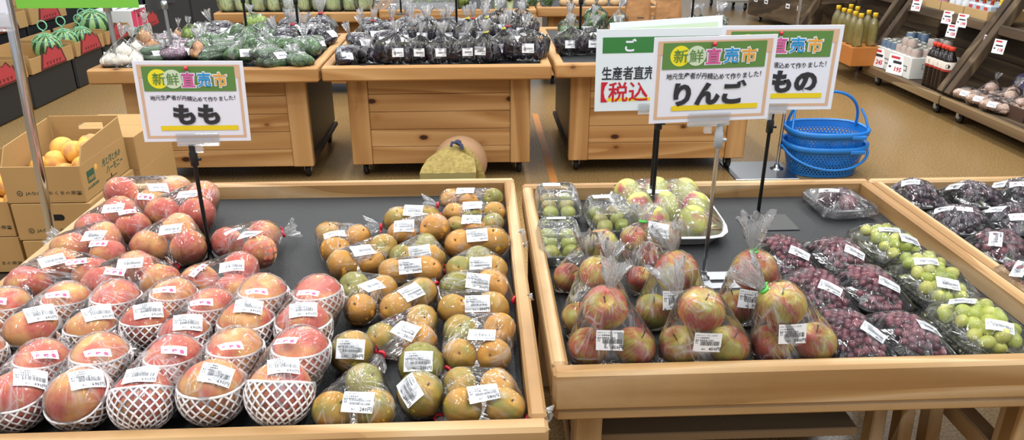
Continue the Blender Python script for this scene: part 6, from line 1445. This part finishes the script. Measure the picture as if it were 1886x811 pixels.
mb.box((x0, y0, ZS+.0005), (x1, y1, ZS+.008), 0, .001); mb.box((x0, y0, ZS+.008), (x0+.01, y1, ZS+.075), 0, .002); mb.box((x1-.01, y0, ZS+.008), (x1, y1, ZS+.075), 0, .002); mb.box((x0+.01, y0, ZS+.008), (x1-.01, y0+.01, ZS+.075), 0, .002); mb.box((x0+.01, y1-.01, ZS+.008), (x1-.01, y1, ZS+.075), 0, .002); mb.build('tray_body', [BRT], root)
for i in range(2):
    for j in range(3):
        bag('mu2' if (i+j) % 2 else 'mu1', x0+.09+i*.15, y0+.065+j*.1, ZS+.0085, J(1), 'bag of beige bulbs in the dark brown tray, %s row, %s from the near end' % (('front', 'rear')[i], ow[j]), 'bulb_bag', 'bagged bulbs', 'bags of bulbs in the brown tray', .95)
PUF = film_mat('purple_bag', haze=.25, st=.6, crump=14, tint=(.8, .75, .9, 1)); mb = MB(); mb.ball((x1+.02, y0+.2, ZS+.15), (.12, .16, .07), 24, 14, 0, lambda q, th, ph: q*(1+.12*mnoise.noise(q*2.2))); 
mb = MB(); vs = []
mb.ball((x1+.03, y1+.14, ZS+.09), (.07, .17, .085), 24, 14, 0, lambda q, th, ph: q*(1+.15*mnoise.noise(q*2.2))); tag(mb.build('purple_bag', plain('purple_film', '#6d6488', .25, var=.2)), 'purple grey plastic bag behind the brown tray', 'plastic bag')
WBG = plain('white_pack', '#dfe4e2', .35, bump=(9, .6, .02)); 
for i, y in enumerate((4.12, 4.30)):
    root = thing('vegetable_pack', 'white plastic pack with green leaves on the nearer upper shelf, '+('right', 'left')[i], 'vegetable pack', (SXU+.18, y, ZU), 'white packs on the nearer upper shelf'); mb = MB(); mb.ball((SXU+.19, y, ZU+.045), (.14, .085, .044), 22, 12, 0, lambda q, th, ph: q*(1+.1*mnoise.noise(q*2.5+V((i*5, 0, 0))))); mb.build('pack_body', WBG, root)
    part('leaf_bunch', ME['leaf'], root, (SXU+.10, y+.03, ZU+.085), (0, PI/2, .4), .028)
bag('mu1', SX+.12, 3.86, ZS+.0005, .3, 'bag of pale bulbs at the right photo edge near the front rail', 'bulb_bag', 'bagged bulbs', 'bags of bulbs on nearer shelf')
# low produce crate and platform cart at the far right
root = thing('wooden_crate', 'low weathered wooden crate with price tags near the far aisle', 'crate', (3.3, 8, 0)); mb = MB(); a, b_ = at(1376, 24, .08), at(1492, 52, .08); dr = (b_-a).normalized(); nn = V((-dr.y, dr.x, 0)); nn = nn if nn.x > 0 else -nn; T = Matrix(((dr.x, nn.x, 0, a.x), (dr.y, nn.y, 0, a.y), (0, 0, 1, 0), (0, 0, 0, 1))); Lc = (b_-a).length
BW = barn(1)
for lo_, hi_, nm in (((0, 0, .07), (Lc, .03, .30), 'front_board'), ((0, .5, .07), (Lc, .53, .36), 'back_board'), ((0, .03, .07), (.03, .5, .32), 'end_board'), ((Lc-.03, .03, .07), (Lc, .5, .32), 'end_board'), ((.03, .03, .08), (Lc-.03, .5, .11), 'bottom_board')): m2 = MB(); m2.box(lo_, hi_, 0, .003, T); m2.build(nm, BW, root)
for u in (.15, Lc-.15):
    for v_ in (.08, .42): q = T @ V((u, v_, 0)); caster(root, q.x, q.y, .07, .03)
mb = MB()
for i, u in enumerate((.15, .35, .75, .95, 1.35, 1.65)):
    if u > Lc-.1: continue
    q = T @ V((u, -.004, .25-(.03 if i == 4 else 0))); m2 = MB(); yaw = math.atan2(dr.y, dr.x); pl, U, W, n = plane_place(q, yaw); sheet(m2, q, U, W, n, .07, .08 if i == 4 else .05, 0, .001); quad(m2, pl, -.02, -.01, .02, .006, 1, 1); tag(m2.build('price_card', [PAPER, INK]), 'small white price tag on the low wooden crate, %s from the far end' % ow[i], 'price card', 'tags on the low crate')
for i in range(9):
    for j in range(3):
        u = .12+i*(Lc-.24)/8; q = T @ V((u, .1+j*.14, .111+.045)); kd = ('pot', 'oni', 'pot')[j] if i < 6 else 'oni'
        o = part(CNAME[kd], ME[kd], None, q+V((0, 0, .0)), (0, 0, i), .05); tag(o, 'round vegetable in low wooden crate, %s row, %s from the far end' % (('front', 'middle', 'rear')[j], ow[i]), 'vegetable', 'vegetables in the low wooden crate')
cp_ = at(1350, 20, .0); root = thing('platform_cart', 'grey white flat platform cart on wheels near the top of the photo', 'cart', (cp_.x, cp_.y+.2, 0)); mb = MB(); GW = plain('cart_grey', '#b4b8b6', .5); x, y = cp_.x, cp_.y+.25
mb.box((x-.2, y-.3, .11), (x+.22, y+.35, .15), 0, .012); mb.box((x-.18, y-.28, .151), (x+.2, y+.3, .19), 0, .01); mb.build('platform', GW, root)
for xx in (x-.14, x+.16):
    for yy in (y-.22, y+.25): caster(root, xx, yy, .11, .045)
# ------------------------------------------------------------------ below the middle tray
root = tr2; mb = MB(); mb.box((.17, 1.16, .36), (.72, 1.86, .38), 0, .002); mb.build('plywood_board', wood('plywood', [(.2, '#7a634b'), (.45, '#937a5c'), (.65, '#a18a6b'), (.9, '#6d5742')], 0, ring=12, rough=.8), root)
for x0_ in (.74, .80, .86):
    mb = MB(); T = Matrix.Translation((x0_, 1.12, .05)) @ Matrix.Rotation(-.5, 4, 'X') @ Matrix.Rotation(.25, 4, 'Y'); mb.box((-.014, -.02, 0), (.014, .02, .50), 0, .003, T); mb.build('strut', oak(2), root)
mb = MB(); mb.box((.13, 1.88, .02), (1.02, 1.90, .45), 0, .002); mb.build('back_board', DARKW, root)
# unused prototypes go
for k, o in PROTO.items():
    if k not in USED:
        for ch in list(o.children):
            for g_ in list(ch.children): bpy.data.objects.remove(g_)
            bpy.data.objects.remove(ch)
        bpy.data.objects.remove(o)
